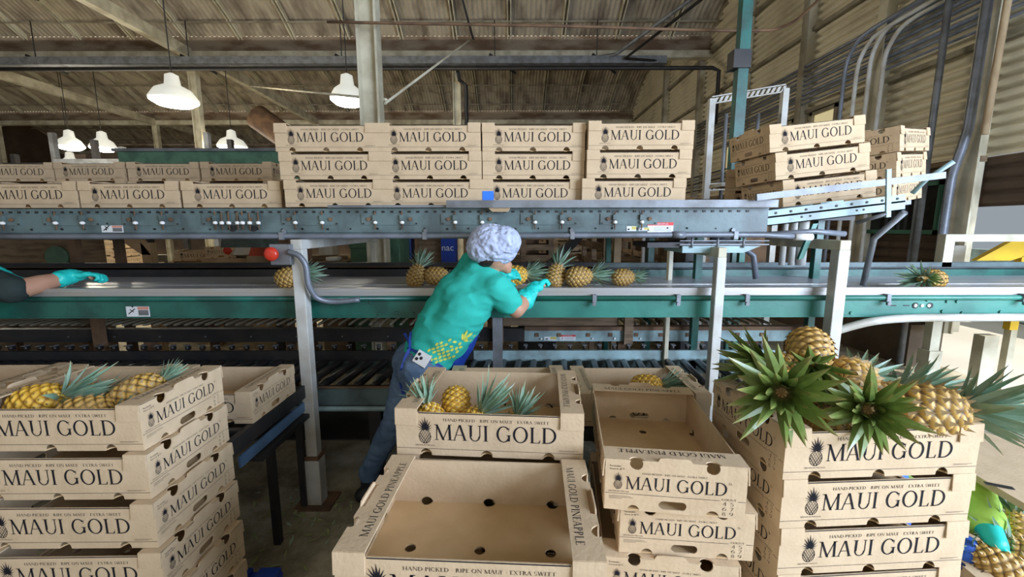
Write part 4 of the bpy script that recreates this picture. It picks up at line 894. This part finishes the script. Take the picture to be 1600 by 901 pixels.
def crown_mesh(leafm, seed, n=46, size=1., spread=1., wid=.0125):
    rnd = random.Random(seed); verts = []; tip = []; faces = []
    for k in range(n):
        f = k/n                                # 0 outermost, 1 innermost
        az = k*2.39996+rnd.uniform(-.2, .2); tilt = (1.55-1.45*f**.8)*spread+rnd.uniform(-.12, .12); L = size*(.075+.115*math.sin(PI*(.12+.72*f)))*rnd.uniform(.85, 1.1); w = wid*(1-.35*f)*size
        er = Vector((math.cos(az), math.sin(az), 0)); et = Vector((-math.sin(az), math.cos(az), 0)); p = er*.014+Vector((0, 0, -.004+.03*f)); ns = 7
        curl = rnd.uniform(-.25, .55)*(1-f)+rnd.uniform(-.15, .12)
        n0 = len(verts)
        for s in range(ns+1):
            q = s/ns; ang = tilt*(.75+.25*q)+curl*q*q; d = er*math.sin(ang)+Vector((0, 0, math.cos(ang))); nn = d.cross(et)
            ww = w*(.75+.6*q if q < .3 else .93*(1-((q-.3)/.7)**1.6))+.0003
            verts += [tuple(p-et*ww+nn*ww*-.45), tuple(p), tuple(p+et*ww+nn*ww*-.45)]; tip += [q]*3
            p = p+d*(L/ns)
        for s in range(ns):
            a = n0+3*s; faces += [(a, a+1, a+4, a+3), (a+1, a+2, a+5, a+4)]
    me = bpy.data.meshes.new('crown'); me.from_pydata(verts, [], faces)
    at_ = me.attributes.new('tip', 'FLOAT', 'POINT'); at_.data.foreach_set('value', tip); me.materials.append(leafm)
    me.polygons.foreach_set('use_smooth', [False]*len(faces)); return me
FRUITS = [fruit_mesh(RIND, 1), fruit_mesh(RIND, 2), fruit_mesh(RINDY, 3)]
CROWNS = {'g': [crown_mesh(LEAFG, s, 38, 1.0, 1.02, .0205) for s in (1, 2, 3)], 'b': [crown_mesh(LEAFB, s, 30, .80, .85, .0145) for s in (4, 5, 6)], 'G': [crown_mesh(LEAFB, s, 54, 1.1, .80, .0155) for s in (7, 8)]}
PC, PP = math.cos(math.radians(8.36)), math.sin(math.radians(8.36))
def at(u, v, Y):
    """world point at depth Y that the photograph shows at pixel u, v"""
    a, b = (u-800)/658.4, -(v-450.5)/658.4; k = Y/(PC+b*PP); return Vector((a*k, Y, 1.7+k*(-PP+b*PC)))
pn = [0]
def pineapple(c, axis, label, group=None, s=1., fr=0, cr='b', spin=0., fat=1., crown_s=1., bend=None):
    """c: centre of the fruit; axis: the way its crown points"""
    pn[0] += 1; d = Vector(axis).normalized(); q = d.to_track_quat('Z', 'Y').to_matrix().to_4x4() @ Matrix.Rotation(spin, 4, 'Z')
    t = thing('pineapple', label, 'pineapple', c, (0, 0, 0), group); t.matrix_world = Matrix.Translation(Vector(c)) @ q; t.rotation_euler = q.to_euler(); t.scale = (s, s, s)
    f = link('fruit', FRUITS[fr], t); f.scale = (fat, fat, 1)
    k = link('crown', CROWNS[cr][pn[0] % len(CROWNS[cr])], t, (0, 0, FH/2-.006)); k.scale = (crown_s,)*3
    if bend: k.rotation_euler = bend
    return t
# heap on the right carton
g = None
pineapple(at(1442, 643, 1.24), (1, -.12, .10), 'big golden pineapple lying on its side at the right of the heap, crown pointing right', s=1.24, cr='G', fr=0, spin=.4, fat=1.0, crown_s=.80)
pineapple(at(1264, 548, 1.50), (-.38, -.70, -.36), 'topmost pineapple of the heap with its crown hanging down in front', s=1.02, cr='g', spin=1, fat=1.05, crown_s=.80)
pineapple(at(1330, 594, 1.46), (.75, .55, -.22), 'pineapple in the middle of the heap with its base end up, crown pointing away', s=1.12, cr='G', spin=2, fat=1.02, crown_s=.8)
pineapple(at(1352, 638, 1.255), (-.60, -.80, .30), 'pineapple at the front middle of the heap hidden behind its own star-shaped green crown', s=.95, cr='g', spin=2, crown_s=.95)
pineapple(at(1218, 610, 1.28), (-.50, -.85, .26), 'pineapple at the front left of the heap with the largest dark green crown', s=1.0, cr='g', spin=3, crown_s=1.02)
pineapple(at(1232, 582, 1.48), (-.95, .05, .25), 'pineapple at the back left of the heap, crown pointing left', s=1.0, cr='g', spin=.6, crown_s=.95)
pineapple(at(1370, 625, 1.46), (1, .05, .10), 'pineapple at the back right of the heap with a blue-green crown pointing right', s=1.0, cr='G', spin=2.2, crown_s=1.0)
pineapple((1.02, 1.25, 1.06), (1, .1, -.05), 'pineapple down in the right carton under the front of the heap', s=1.0, cr='b', spin=.2, crown_s=.5)
pineapple((1.00, 1.42, 1.06), (-1, .1, .05), 'pineapple down in the right carton under the back of the heap', s=1.0, cr='b', spin=.2, crown_s=.5)
# in the middle carton
pineapple((-.200, 1.43, 1.075), (.1, -.55, -.62), 'upside down leaning golden pineapple standing out of the middle carton', s=.70, fr=2, cr='b', spin=.4, crown_s=.6, fat=1.05)
pineapple((-.275, 1.36, 1.035), (-.35, .35, .9), 'pineapple at the left end of the middle carton with a blue-green crown', s=.78, fr=2, cr='b', spin=1.4, crown_s=.85)
pineapple((-.15, 1.35, 1.025), (.75, .2, .75), 'pineapple with the tall spreading crown in the middle carton', s=.80, fr=2, cr='b', spin=2.4, crown_s=1.15)
pineapple((-.01, 1.345, 1.01), (.45, .1, .85), 'pineapple low on the right of the middle carton, only its crown and shoulder showing', s=.72, fr=2, cr='b', spin=3.4, crown_s=.95)
pineapple((.70, 2.10, .875), (1, -.2, .1), 'bright yellow pineapple in the second-row carton right of the middle', s=.9, fr=2, cr='b', spin=.4)
# in the left carton
pineapple((-1.70, 1.44, 1.075), (1, .12, .22), 'leftmost pineapple in the left foreground carton', s=1.0, fr=2, cr='b', spin=.4, crown_s=1.05)
pineapple((-1.48, 1.385, 1.052), (1, .2, .05), 'pale pineapple at the front of the left foreground carton', s=1.0, fr=0, cr='b', spin=.9, crown_s=.7)
pineapple((-1.40, 1.50, 1.075), (.55, .6, .45), 'pineapple at the back right of the left foreground carton', s=1.05, fr=0, cr='b', spin=1.9, crown_s=.55)
pineapple((-1.72, 1.58, 1.03), (.9, .2, .1), 'pineapple at the back of the left foreground carton', s=.95, fr=0, cr='b', spin=.9, crown_s=.8)
# on the packing belt
bz = 1.362
for u, v, Y, ax, lab, kw in (
    (452, 436, 2.80, (1, .1, .22), 'pineapple on the belt behind the left white frame', dict(fr=0, s=.98)),
    (650, 433, 2.88, (.15, .55, .7), 'pineapple on the belt left of the worker with its crown up', dict(fr=0, s=.92)),
    (682, 435, 2.90, (1, .3, -.05), 'pineapple on the belt half hidden by the worker', dict(fr=0, s=.92, crown_s=.5)),
    (803, 434, 2.85, (1, .25, .12), 'bright golden pineapple held in the teal gloves of the worker', dict(fr=2, s=1.02)),
    (868, 434, 2.86, (.25, .5, .65), 'pineapple on the belt just right of the teal glove', dict(fr=0, s=.96)),
    (904, 436, 2.80, (1, .15, .08), 'pineapple on the belt, second right of the teal glove', dict(fr=0, s=1.0)),
    (973, 436, 2.84, (1, .15, .0), 'smaller pineapple on the belt farthest right of the worker', dict(fr=0, s=.86, crown_s=.8)),
    (1455, 440, 2.66, (-1, -.35, .05), 'pineapple lying alone on the right part of the belt', dict(fr=0, s=1.02, fat=.9))):
    p = at(u, v, Y); p.z = 1.302+.066*kw.get('s', 1)*kw.get('fat', 1)
    pineapple(p, ax, lab, spin=u*.1, **kw)
pineapple(at(1440, 444, 2.6)+Vector((0, .0, .03)), (.9, -.3, .05), 'small green crowned pineapple lying against the lone one on the right of the belt', s=.30, cr='g', crown_s=1.3)

# leaf scraps on the floor: too many to count
rnd = random.Random(3); mb = MB()
spots = [(-1.35, 2.35, .28, 50), (-1.05, 2.25, .3, 40), (-1.9, 2.0, .35, 30), (-1.05, 1.45, .22, 26), (-.75, 2.5, .25, 24), (-1.5, 1.75, .5, 20), (-1.0, 1.9, .5, 18)]
for sx, sy, sd, n in spots:
    for k in range(n):
        x, y, a, l, w = sx+rnd.gauss(0, sd*.5), sy+rnd.gauss(0, sd*.4), rnd.uniform(0, 6.3), rnd.uniform(.012, .045), rnd.uniform(.004, .010)
        d = Vector((math.cos(a), math.sin(a), 0)); e = Vector((-d.y, d.x, 0)); c = Vector((x, y, .004)); up = Vector((0, 0, rnd.uniform(.0, .02)))
        mb.poly([c-d*l, c-e*w+up*.6, c+d*l+up, c+e*w+up*.4], M['leafdry'] if k % 3 else LEAFB)
tag(mb.build('leaf_litter', recalc=False), 'scattered green and dry leaf scraps on the concrete floor', 'leaf litter', kind='stuff')
pineapple_leaf = tag(MB().poly([(-1.17, 1.43, .02), (-1.10, 1.37, .03), (-1.02, 1.36, .02), (-1.09, 1.41, .012)], LEAFB).build('loose_leaf'), 'single pale green leaf on the floor right of the left foreground stack', 'leaf')

# ------------------------------------------------------------------ people
def remeshed(name, parts, m, voxel=.01, smooth=6, wr=0., wfreq=9., seed=0, stretch=(1, 1, 1)):
    bm = bmesh.new()
    for p in parts:
        if p[0] == 'c':
            _, a, ra, b, rb = p; a, b = Vector(a), Vector(b)
            for c, r in ((a, ra), (b, rb)): bmesh.ops.create_uvsphere(bm, u_segments=20, v_segments=12, radius=r, matrix=Matrix.Translation(c))
            d = b-a; L = d.length
            if L > 1e-4:
                Mx = Matrix.Translation((a+b)/2) @ d.to_track_quat('Z', 'Y').to_matrix().to_4x4()
                bmesh.ops.create_cone(bm, cap_ends=True, segments=20, radius1=ra, radius2=rb, depth=L, matrix=Mx)
        else:
            _, c, rr, R = p; Mx = Matrix.Translation(Vector(c)) @ R.to_4x4() @ Matrix.Diagonal((*rr, 1))
            bmesh.ops.create_uvsphere(bm, u_segments=28, v_segments=18, radius=1, matrix=Mx)
    me = bpy.data.meshes.new(name); bm.to_mesh(me); bm.free(); ob = bpy.data.objects.new(name, me); COL.objects.link(ob)
    r = ob.modifiers.new('r', 'REMESH'); r.mode = 'VOXEL'; r.voxel_size = voxel; r.use_smooth_shade = True
    s = ob.modifiers.new('s', 'SMOOTH'); s.iterations = smooth; s.factor = .5
    dg = bpy.context.evaluated_depsgraph_get(); dg.update(); out = bpy.data.meshes.new_from_object(ob.evaluated_get(dg)); bpy.data.objects.remove(ob)
    if wr:
        ns = [v.normal.copy() for v in out.vertices]
        for v, n in zip(out.vertices, ns):
            q = Vector((v.co.x*stretch[0], v.co.y*stretch[1], v.co.z*stretch[2]))*wfreq+Vector((seed, 0, 0))
            w = noise.noise(q)+.5*noise.noise(q*2.3); v.co += n*wr*(1-abs(w)*2.2)
    out.materials.clear(); out.materials.append(m); out.polygons.foreach_set('use_smooth', [True]*len(out.polygons)); out.name = name; return out
I3 = Matrix.Identity(3)
SKIN = mat('skin', (.50, .27, .17), .55, col2=(.44, .21, .13), scale=12, amt=.4)
SHIRT = mat('teal_shirt_cloth', (.035, .46, .37), .85, col2=(.03, .40, .32), scale=5, amt=.5, spec=.2)
GLOVE = mat('teal_rubber_glove', (.02, .60, .52), .42, col2=(.02, .52, .45), scale=14, amt=.5)
JEANS = mat('blue_denim', (.14, .215, .33), .9, col2=(.07, .12, .21), scale=7, amt=.8, spec=.2)
APRON = mat('royal_blue_apron', (.008, .045, .30), .6)
NET = mat('hairnet_gauze', (.52, .58, .74), .75, col2=(.40, .46, .64), scale=26, amt=.8, bump=.6, bscale=45)
NET.node_tree.nodes['Principled BSDF'].inputs['Alpha'].default_value = .93
HAIR = mat('dark_hair', (.02, .012, .01), .5); SHOE = mat('black_shoe', (.015, .015, .017), .6); DARKCLOTH = mat('dark_green_shirt', (.018, .03, .028), .85)
LIME = mat('lime_shirt_cloth', (.45, .75, .12), .8); PRINTY = mat('yellow_shirt_print', (.62, .66, .10), .8)
def hand_parts(w, dirv, palm_n, curl=.5, s=1., thumb=1):
    """palm, four curled fingers of unequal length and a thumb from the palm's side"""
    d = Vector(dirv).normalized(); n = Vector(palm_n); n = (n-d*n.dot(d)).normalized(); e = d.cross(n)
    P = [('c', w, .026*s, w+d*.03*s, .026*s)]
    for k in (-1.5, -.5, .5, 1.5): P.append(('c', w+d*.02*s+e*.012*k*s, .016*s, w+d*.085*s+e*.0195*k*s, .0125*s))
    for k, l in ((-1.5, .062), (-.5, .074), (.5, .080), (1.5, .070)):
        a = w+d*.088*s+e*.0205*k*s; dd = d
        for seg in range(3):
            ang = curl*(.5+.5*seg); dd = (d*math.cos(ang*(seg+1)*.6)+n*math.sin(ang*(seg+1)*.6)).normalized(); b = a+dd*(l*[.45, .32, .23][seg])*s
            P.append(('c', a, (.0100-.0008*seg)*s, b, (.0093-.0008*seg)*s)); a = b
    tb = w+d*.028*s+e*.026*thumb*s; tm = tb+(e*thumb*.75+d*.6+n*.35).normalized()*.042*s; tt = tm+(e*thumb*.25+d*.85+n*.55).normalized()*.032*s
    P += [('c', tb, .014*s, tm, .0115*s), ('c', tm, .0115*s, tt, .0095*s)]
    return P
def scale_parts(P, k): return [(p[0], p[1], p[2]*k, p[3], p[4]*k) if p[0] == 'c' else (p[0], p[1], tuple(r*k for r in p[2]), p[3]) for p in P]

# main worker, leaning over the belt
Wk = thing('person', 'person in a teal shirt, blue apron, jeans and pale hairnet leaning over the belt', 'person', (0, 0, 0))
HR, HL = at(664, 578, 2.24), at(650, 566, 2.40)
hc = (HR+HL)/2; C1 = at(690, 520, 2.32); C2 = at(725, 468, 2.33); U = at(750, 430, 2.33)
SR, SLf = at(774, 449, 2.24), at(738, 413, 2.42)
ER, WR = at(806, 483, 2.24), at(830, 455, 2.44); EL, WL = at(765, 452, 2.60), at(781, 431, 2.74)
KL, AL = at(617, 655, 2.38), at(575, 738, 2.44); KR, AR = at(662, 665, 2.30), at(640, 742, 2.38)
HD = at(777, 394, 2.30); NK = at(762, 416, 2.32)
dh = (HR-HL).normalized(); ds = (SR-SLf).normalized()
torso = [('c', HL+dh*.02, .13, HR-dh*.02, .13), ('c', hc, .145, C1, .148), ('c', C1-ds*.04, .138, C2-ds*.05, .135), ('c', C1+ds*.04, .138, C2+ds*.05, .135), ('c', C2, .14, U, .10), ('c', U, .10, SR, .068), ('c', U, .10, SLf, .068), ('c', C2+ds*.05, .12, SR, .07), ('c', C2-ds*.05, .12, SLf, .07)]
sleeves = [('c', SR, .078, SR.lerp(ER, .62), .074), ('c', SLf, .075, SLf.lerp(EL, .6), .072)]
legs = [('c', HL, .115, KL, .072), ('c', KL, .068, KL.lerp(AL, .35), .066), ('c', KL.lerp(AL, .35), .066, AL, .048), ('c', HR, .115, KR, .072), ('c', KR, .068, KR.lerp(AR, .35), .066), ('c', KR.lerp(AR, .35), .066, AR, .048)]
Rh = Matrix.Rotation(.35, 3, 'Y') @ Matrix.Rotation(-.35, 3, 'X')
fd = Vector((.72, .45, -.52)).normalized()     # the way the face looks
head = [('e', HD, (.072, .085, .10), Rh), ('c', NK, .052, HD-Vector((.01, .0, .05)), .055), ('c', HD+fd*.05+Vector((0, 0, -.045)), .042, HD+fd*.07+Vector((0, 0, -.055)), .03),
        ('c', HD+fd*.078+Vector((0, 0, -.01)), .012, HD+fd*.098+Vector((0, 0, -.022)), .013)]
ear = HD+Vector((.015, -.075, -.025))
head += [('e', ear, (.012, .010, .028), I3), ('e', HD+Vector((-.02, .075, -.02)), (.012, .01, .028), I3)]
arms = [('c', SR, .055, ER, .048), ('c', ER, .049, ER.lerp(WR, .4), .048), ('c', ER.lerp(WR, .4), .047, WR, .030), ('c', SLf, .05, EL, .04), ('c', EL, .04, WL, .026)]
body = scale_parts(torso, .90)+scale_parts(legs, .86)+head+arms+hand_parts(WR, (.45, .80, .32), (.6, .3, -.7), 1.15, .95)+hand_parts(WL, (.85, .35, .1), (.2, .6, -.5), .6, .80, -1)
link('body', remeshed('body', body, SKIN, .0085, 5), Wk)
link('shirt', remeshed('shirt', [('c', HL.lerp(C1, .48), .118, HR.lerp(C1, .36), .125), ('c', hc.lerp(C1, .42), .142, C1, .148)]+torso[2:]+sleeves, SHIRT, .009, 12, .0065, 5.5, 3, (1.1, .8, 2.4)), Wk)
jm = remeshed('jeans', [('c', HL+dh*.01, .139, HR-dh*.01, .139)]+legs+[('c', KL.lerp(AL, .8), .058, AL, .056), ('c', KL.lerp(AL, .9), .05, AL, .060)], JEANS, .009, 5, .006, 10, 9, (1, 1, 2))
link('jeans', jm, Wk)
gl = []
for e, w, pr_ in ((ER, WR, ((.45, .80, .32), (.6, .3, -.7), 1.15, 1.22, 1)), (EL, WL, ((.85, .35, .1), (.2, .6, -.5), .6, 1.05, -1))):
    gp = [('c', e.lerp(w, .50), .060, e.lerp(w, .78), .048), ('c', e.lerp(w, .78), .048, w, .040)]+hand_parts(w, *pr_)+[('e', w+Vector(pr_[0]).normalized()*.055, (.048, .046, .036), I3)]
    link('glove', remeshed('glove', gp, GLOVE, .0055, 4, .003, 22, 1), Wk)
netc = at(771, 382, 2.29)
link('hairnet', remeshed('hairnet', [('e', netc, (.132, .12, .104), Rh), ('e', netc+Vector((-.055, 0, -.015)), (.09, .10, .085), I3), ('e', netc+Vector((.045, -.02, .015)), (.10, .10, .085), I3)], NET, .0055, 3, .0065, 26, 4), Wk)
link('hair', remeshed('hair', [('e', HD+Vector((-.060, -.01, -.035)), (.055, .07, .06), Rh), ('c', HD+Vector((-.04, -.06, -.05)), .02, HD+Vector((-.005, -.075, -.02)), .015)], HAIR, .008, 4), Wk)
for nm_, e in (('left', -1), ('right', 1)):
    c = HD+fd*.078+Vector((0, 0, .012))+Vector((-.3, .95, 0)).normalized()*-.03*e
    MB().lathe([(.0, -.006), (.007, -.004), (.009, 0), (.007, .004), (.0, .006)], HAIR, T=Matrix.Translation(c), seg=8).build('eye', Wk)
MB().tube([HD+fd*.092+Vector((-.006, .018, -.058)), HD+fd*.097+Vector((0, 0, -.062)), HD+fd*.088+Vector((.004, -.02, -.056))], .005, M['signpink'], 6).build('mouth', Wk)
# apron: bib and skirt on the front of the body, waist tie, bow and hanging tail
front = Vector((.62, .45, -.45)).normalized()
ap = [('c', hc+front*.13, .10, C1+front*.13, .09), ('c', C1+front*.13, .09, C2+front*.105, .06), ('c', hc+front*.13+Vector((0, 0, -.05)), .09, hc+front*.12+Vector((.05, .02, -.28)), .10)]
link('apron', remeshed('apron', ap, APRON, .009, 6, .004, 9, 2), Wk)
sh = [o for o in Wk.children if o.name.startswith('shirt')][0]
bvh = BVHTree.FromPolygons([v.co for v in sh.data.vertices], [p.vertices for p in sh.data.polygons])
bvj = BVHTree.FromPolygons([v.co for v in jm.vertices], [p.vertices for p in jm.polygons])
CAMP = Vector((0, 0, 1.7))
def on(b, u, v, off=.004):
    d = (at(u, v, 2.4)-CAMP).normalized(); h = b.ray_cast(CAMP, d); h2 = bvj.ray_cast(CAMP, d) if b is None else None
    if h[0] is None: return None
    return h[0]-d*off
def both(u, v, off=.008):
    d = (at(u, v, 2.4)-CAMP).normalized(); hs = [h for h in (bvh.ray_cast(CAMP, d), bvj.ray_cast(CAMP, d)) if h[0] is not None]
    return min(hs, key=lambda h: h[3])[0]-d*off if hs else at(u, v, 2.3)
mb = MB()
def strap(pts, w, m=APRON):
    P = [both(*p) for p in pts]
    for a, b in zip(P[:-1], P[1:]):
        d = (b-a).normalized(); vdir = ((a+b)/2-CAMP).normalized(); e = d.cross(vdir).normalized()*w
        mb.prism([a-e, b-e, b+e, a+e], vdir*.004, m)
strap([(636, 543), (650, 549), (668, 560), (690, 573), (706, 580)], .008); strap([(632, 520), (638, 532), (641, 543)], .007); strap([(643, 518), (641, 532), (641, 545)], .009); strap([(640, 545), (634, 556), (628, 575), (626, 600), (630, 615)], .009)
mb.build('apron_tie', Wk)
# pineapple print low on the shirt's side
mb = MB()
def dab(u, v, a, l, w):
    ca, sa = math.cos(math.radians(a)), math.sin(math.radians(a)); q = []
    for x, y in ((-l, 0), (-l*.5, w), (l*.5, w), (l, 0), (l*.5, -w), (-l*.5, -w)):
        p = on(bvh, u+x*ca+y*sa, v-x*sa+y*ca, .0025)
        if p is None: return
        q.append(p)
    mb.poly(q, PRINTY)
rnd = random.Random(5)
for i in range(9):
    for j in range(6):
        a = (i-4)*7.2; b = (j-2.5)*6.0
        if (a/31)**2+(b/17)**2 < 1 and rnd.random() > .12: dab(692+a*.93+b*.2, 548+b*.85-a*.30, 28+rnd.uniform(-20, 20), 3.4, 1.7)
for a, l in ((10, 9), (40, 12), (65, 11), (-10, 9), (85, 7), (25, 13)):
    dab(722+math.cos(math.radians(a))*l, 533-math.sin(math.radians(a))*l, a, l*.8, 1.8)
mb.build('shirt_print', Wk)
# back pocket and phone
mb = MB(); q = [both(u, v, .004) for u, v in ((637, 572), (664, 580), (662, 604), (648, 610), (634, 600))]
mb.poly(q, JEANS); mb.build('back_pocket', Wk)
c = both(659, 560, .012); d1 = (both(672, 568, .012)-both(646, 552, .012)).normalized(); vdir = (c-CAMP).normalized(); d2 = d1.cross(vdir).normalized(); Tph = Matrix(((d1.x, d2.x, vdir.x, c.x), (d1.y, d2.y, vdir.y, c.y), (d1.z, d2.z, vdir.z, c.z), (0, 0, 0, 1)))
ph = thing('phone', 'white phone with three lenses sticking out of the jeans back pocket', 'phone'); 
MB().box(-.042, .042, -.035, .035, -.005, .005, M['whiteplain'], Tph).build('case', ph, .002)
mb = MB()
for x, y in ((-.026, -.014), (-.026, .014), (-.006, 0)): mb.lathe([(.009, -.008), (.009, -.004), (.004, -.002)], M['black'], T=Tph @ Matrix.Translation((x, y, 0)), seg=12)
mb.build('camera_lens', ph)
def shoe(a, dx, dy):
    d = Vector((dx, dy, 0)).normalized(); f = Vector((a.x, a.y, .052))
    link('shoe', remeshed('shoe', [('c', f-d*.05, .045, f+d*.11+Vector((0, 0, -.012)), .038), ('c', f+d*.05, .044, f+d*.15+Vector((0, 0, -.016)), .034), ('c', Vector((a.x, a.y, .06)), .046, Vector((a.x, a.y, max(.1, a.z-.02))), .050)], SHOE, .008, 4), Wk)
shoe(AL, .5, .5); shoe(AR, .6, .4)

# second worker: only the gloved arm enters the frame at the left
W2 = thing('person', 'person in a dark shirt and teal glove reaching in from the left edge', 'person', (0, 0, 0))
s2, e2, w2 = at(-70, 420, 2.42), at(22, 452, 2.40), at(112, 430, 2.66)
tx = Vector((-3.42, 2.25, 0))
bt = [('c', tx+Vector((0, -.1, .95)), .13, tx+Vector((0, .1, .95)), .13), ('c', tx+Vector((0, 0, .95)), .15, tx+Vector((.03, 0, 1.33)), .15), ('c', tx+Vector((.03, 0, 1.33)), .13, s2, .07), ('c', tx+Vector((.03, 0, 1.33)), .13, tx+Vector((.05, .2, 1.38)), .07)]
lg = [('c', tx+Vector((0, sgn*.1, .92)), .10, tx+Vector((.03, sgn*.1, .48)), .07) for sgn in (-1, 1)]+[('c', tx+Vector((.03, sgn*.1, .48)), .066, tx+Vector((0, sgn*.1, .09)), .048) for sgn in (-1, 1)]
h2 = tx+Vector((.08, .03, 1.60)); s3 = tx+Vector((.05, .2, 1.38)); e3 = tx+Vector((-.02, .30, 1.10)); w3 = tx+Vector((.05, .24, .86))
armp = [('c', s2, .06, e2, .056), ('c', e2, .058, e2.lerp(w2, .45), .054), ('c', e2.lerp(w2, .45), .054, w2, .034), ('c', s3, .05, e3, .042), ('c', e3, .042, w3, .028)]
hd2 = [('e', h2, (.09, .075, .11), I3), ('c', tx+Vector((.05, 0, 1.45)), .055, h2, .05), ('c', h2+Vector((.085, 0, -.01)), .012, h2+Vector((.105, 0, -.02)), .012)]
link('body', remeshed('body', scale_parts(bt, .92)+scale_parts(lg, .9)+armp+hd2+hand_parts(w2, (.9, .35, .05), (.2, -.1, -.9), 1.0, .82)+hand_parts(w3, (1, .1, 0), (0, 0, -1), .5, .85), SKIN, .0095, 5), W2)
link('shirt', remeshed('shirt', bt+[('c', s2, .080, s2.lerp(e2, .95), .078), ('c', s3, .075, s3.lerp(e3, .7), .07)], DARKCLOTH, .010, 6, .005, 8, 2), W2)
link('trousers', remeshed('trousers', lg+[('c', tx+Vector((0, -.1, .92)), .135, tx+Vector((0, .1, .92)), .135)], JEANS, .011, 5, .004, 9, 2), W2)
link('teal_sleeve', remeshed('teal_sleeve', [('c', s2.lerp(e2, .55)+Vector((0, .05, .045)), .035, s2.lerp(e2, 1.12)+Vector((.0, .05, .030)), .025)], GLOVE, .007, 4, .004, 14, 2), W2)
link('glove', remeshed('glove', [('c', e2.lerp(w2, .78), .052, w2, .045)]+hand_parts(w2, (.9, .35, .05), (.2, -.1, -.9), 1.0, 1.22), GLOVE, .0055, 4, .003, 20, 4), W2)
link('hair', remeshed('hair', [('e', h2+Vector((-.02, 0, .03)), (.095, .085, .10), I3)], HAIR, .01, 4), W2)
for sgn in (-1, 1):
    f = tx+Vector((0, sgn*.1, .05)); link('shoe', remeshed('shoe', [('c', f-Vector((.03, 0, 0)), .045, f+Vector((.17, 0, -.01)), .038)], SHOE, .009, 4), W2)

# third worker crouching behind the right stack; only the lime sleeve and glove show
W3 = thing('person', 'crouching person in a lime shirt and teal glove partly hidden behind the right stack', 'person', (0, 0, 0))
hp = Vector((1.80, 2.12, .38)); ch = Vector((1.80, 1.98, .62)); sr = at(1515, 775, 1.80); er = at(1533, 812, 1.66); wr = at(1556, 850, 1.56); sl = Vector((1.60, 1.90, .72)); el = Vector((1.57, 1.74, .52)); wl = Vector((1.66, 1.66, .40)); hd = Vector((1.74, 1.78, .80))
k1, k2 = Vector((1.62, 1.70, .42)), Vector((2.0, 1.95, .42)); a1, a2 = Vector((1.62, 2.0, .1)), Vector((1.98, 2.25, .1))
t3 = [('c', hp-Vector((.09, 0, 0)), .13, hp+Vector((.09, 0, 0)), .13), ('c', hp, .14, ch, .14), ('c', ch, .12, sr, .065), ('c', ch, .12, sl, .065)]
l3 = [('c', hp+Vector((-.1, 0, 0)), .10, k1, .07), ('c', k1, .065, a1, .05), ('c', hp+Vector((.1, 0, 0)), .10, k2, .07), ('c', k2, .065, a2, .05), ('c', a1, .045, a1+Vector((-.02, -.14, -.055)), .04), ('c', a2, .045, a2+Vector((0, -.14, -.055)), .04)]
a3 = [('c', sr, .05, er, .042), ('c', er, .042, wr, .028), ('c', sl, .05, el, .042), ('c', el, .04, wl, .028)]
hh = [('e', hd, (.078, .09, .105), I3), ('c', ch+Vector((0, -.08, .08)), .055, hd, .05), ('c', hd+Vector((0, -.085, -.01)), .012, hd+Vector((0, -.1, -.02)), .012)]
link('body', remeshed('body', scale_parts(t3, .92)+scale_parts(l3, .88)+a3+hh+hand_parts(wr, (.4, -.3, -.8), (-.8, 0, -.3), .5, .9)+hand_parts(wl, (.3, -.6, -.6), (0, -.3, -.9), .5, .85), SKIN, .0095, 5), W3)
link('shirt', remeshed('shirt', t3+[('c', sr, .085, er, .075), ('c', sl, .07, sl.lerp(el, .6), .065)], LIME, .010, 6, .006, 8, 2), W3)
link('trousers', remeshed('trousers', l3+[('c', hp-Vector((.09, 0, 0)), .135, hp+Vector((.09, 0, 0)), .135)], JEANS, .011, 5), W3)
link('glove', remeshed('glove', [('c', er.lerp(wr, .3), .05, wr, .036)]+hand_parts(wr, (.4, -.3, -.8), (-.8, 0, -.3), .5, 1), GLOVE, .0055, 4), W3)
link('apron', remeshed('apron', [('e', at(1508, 865, 1.60), (.05, .05, .08), I3), ('c', ch+Vector((0, -.1, -.1)), .08, Vector((1.72, 1.72, .42)), .08)], mat('bright_blue_apron', (.03, .12, .55), .6), .009, 5), W3)
link('hair', remeshed('hair', [('e', hd+Vector((0, .02, .02)), (.085, .09, .10), I3)], HAIR, .01, 4), W3)

# crates and card sheet at the right edge
t = thing('card_sheet', 'large pale cardboard bin lid with a hand slot at the right edge', 'bin lid', (0, 0, 0))
def atz(u, v, Z):
    a, b = (u-800)/658.4, -(v-450.5)/658.4; k = (Z-1.7)/(-PP+b*PC); return Vector((a*k, k*(PC+b*PP), Z))
q = [atz(1488, 662, .60), atz(1690, 720, .60), atz(1690, 840, .60), atz(1488, 722, .60)]
MB().prism(q, (0, 0, -.03), CARD).build('sheet', t)
c = atz(1566, 762, .603); MB().prism([c+Vector((-.05, .02, 0)), c+Vector((.03, -.02, 0)), c+Vector((.04, .0, 0)), c+Vector((-.04, .04, 0))], (0, 0, .002), M['black']).build('hand_slot', t)
for p in (q[0], q[1]): MB().box(p.x-.03 if p is q[1] else p.x+.02, p.x+.02 if p is q[1] else p.x+.07, p.y-.08, p.y-.03, 0, .57, M['wood']).build('leg', t)
cq = atz(1532, 905, .33)
carton(cq.x, cq.y, .162, -6, 'open carton of pineapples at the bottom right corner, topmost of its stack')
carton(cq.x, cq.y, .001, -6, 'lower carton at the bottom right corner')
pineapple(atz(1562, 885, .33), (-.7, .6, .3), 'pineapple low at the right edge lying in the corner carton', s=1.1, cr='b', spin=1)
pineapple(atz(1592, 835, .36), (.5, .6, .5), 'pineapple at the right edge with pale blue crown beside the teal glove', s=1.0, cr='b', spin=2)
pineapple(atz(1610, 880, .36), (-.3, .9, .5), 'pineapple farthest right in the corner carton', s=1.0, cr='b', spin=3)
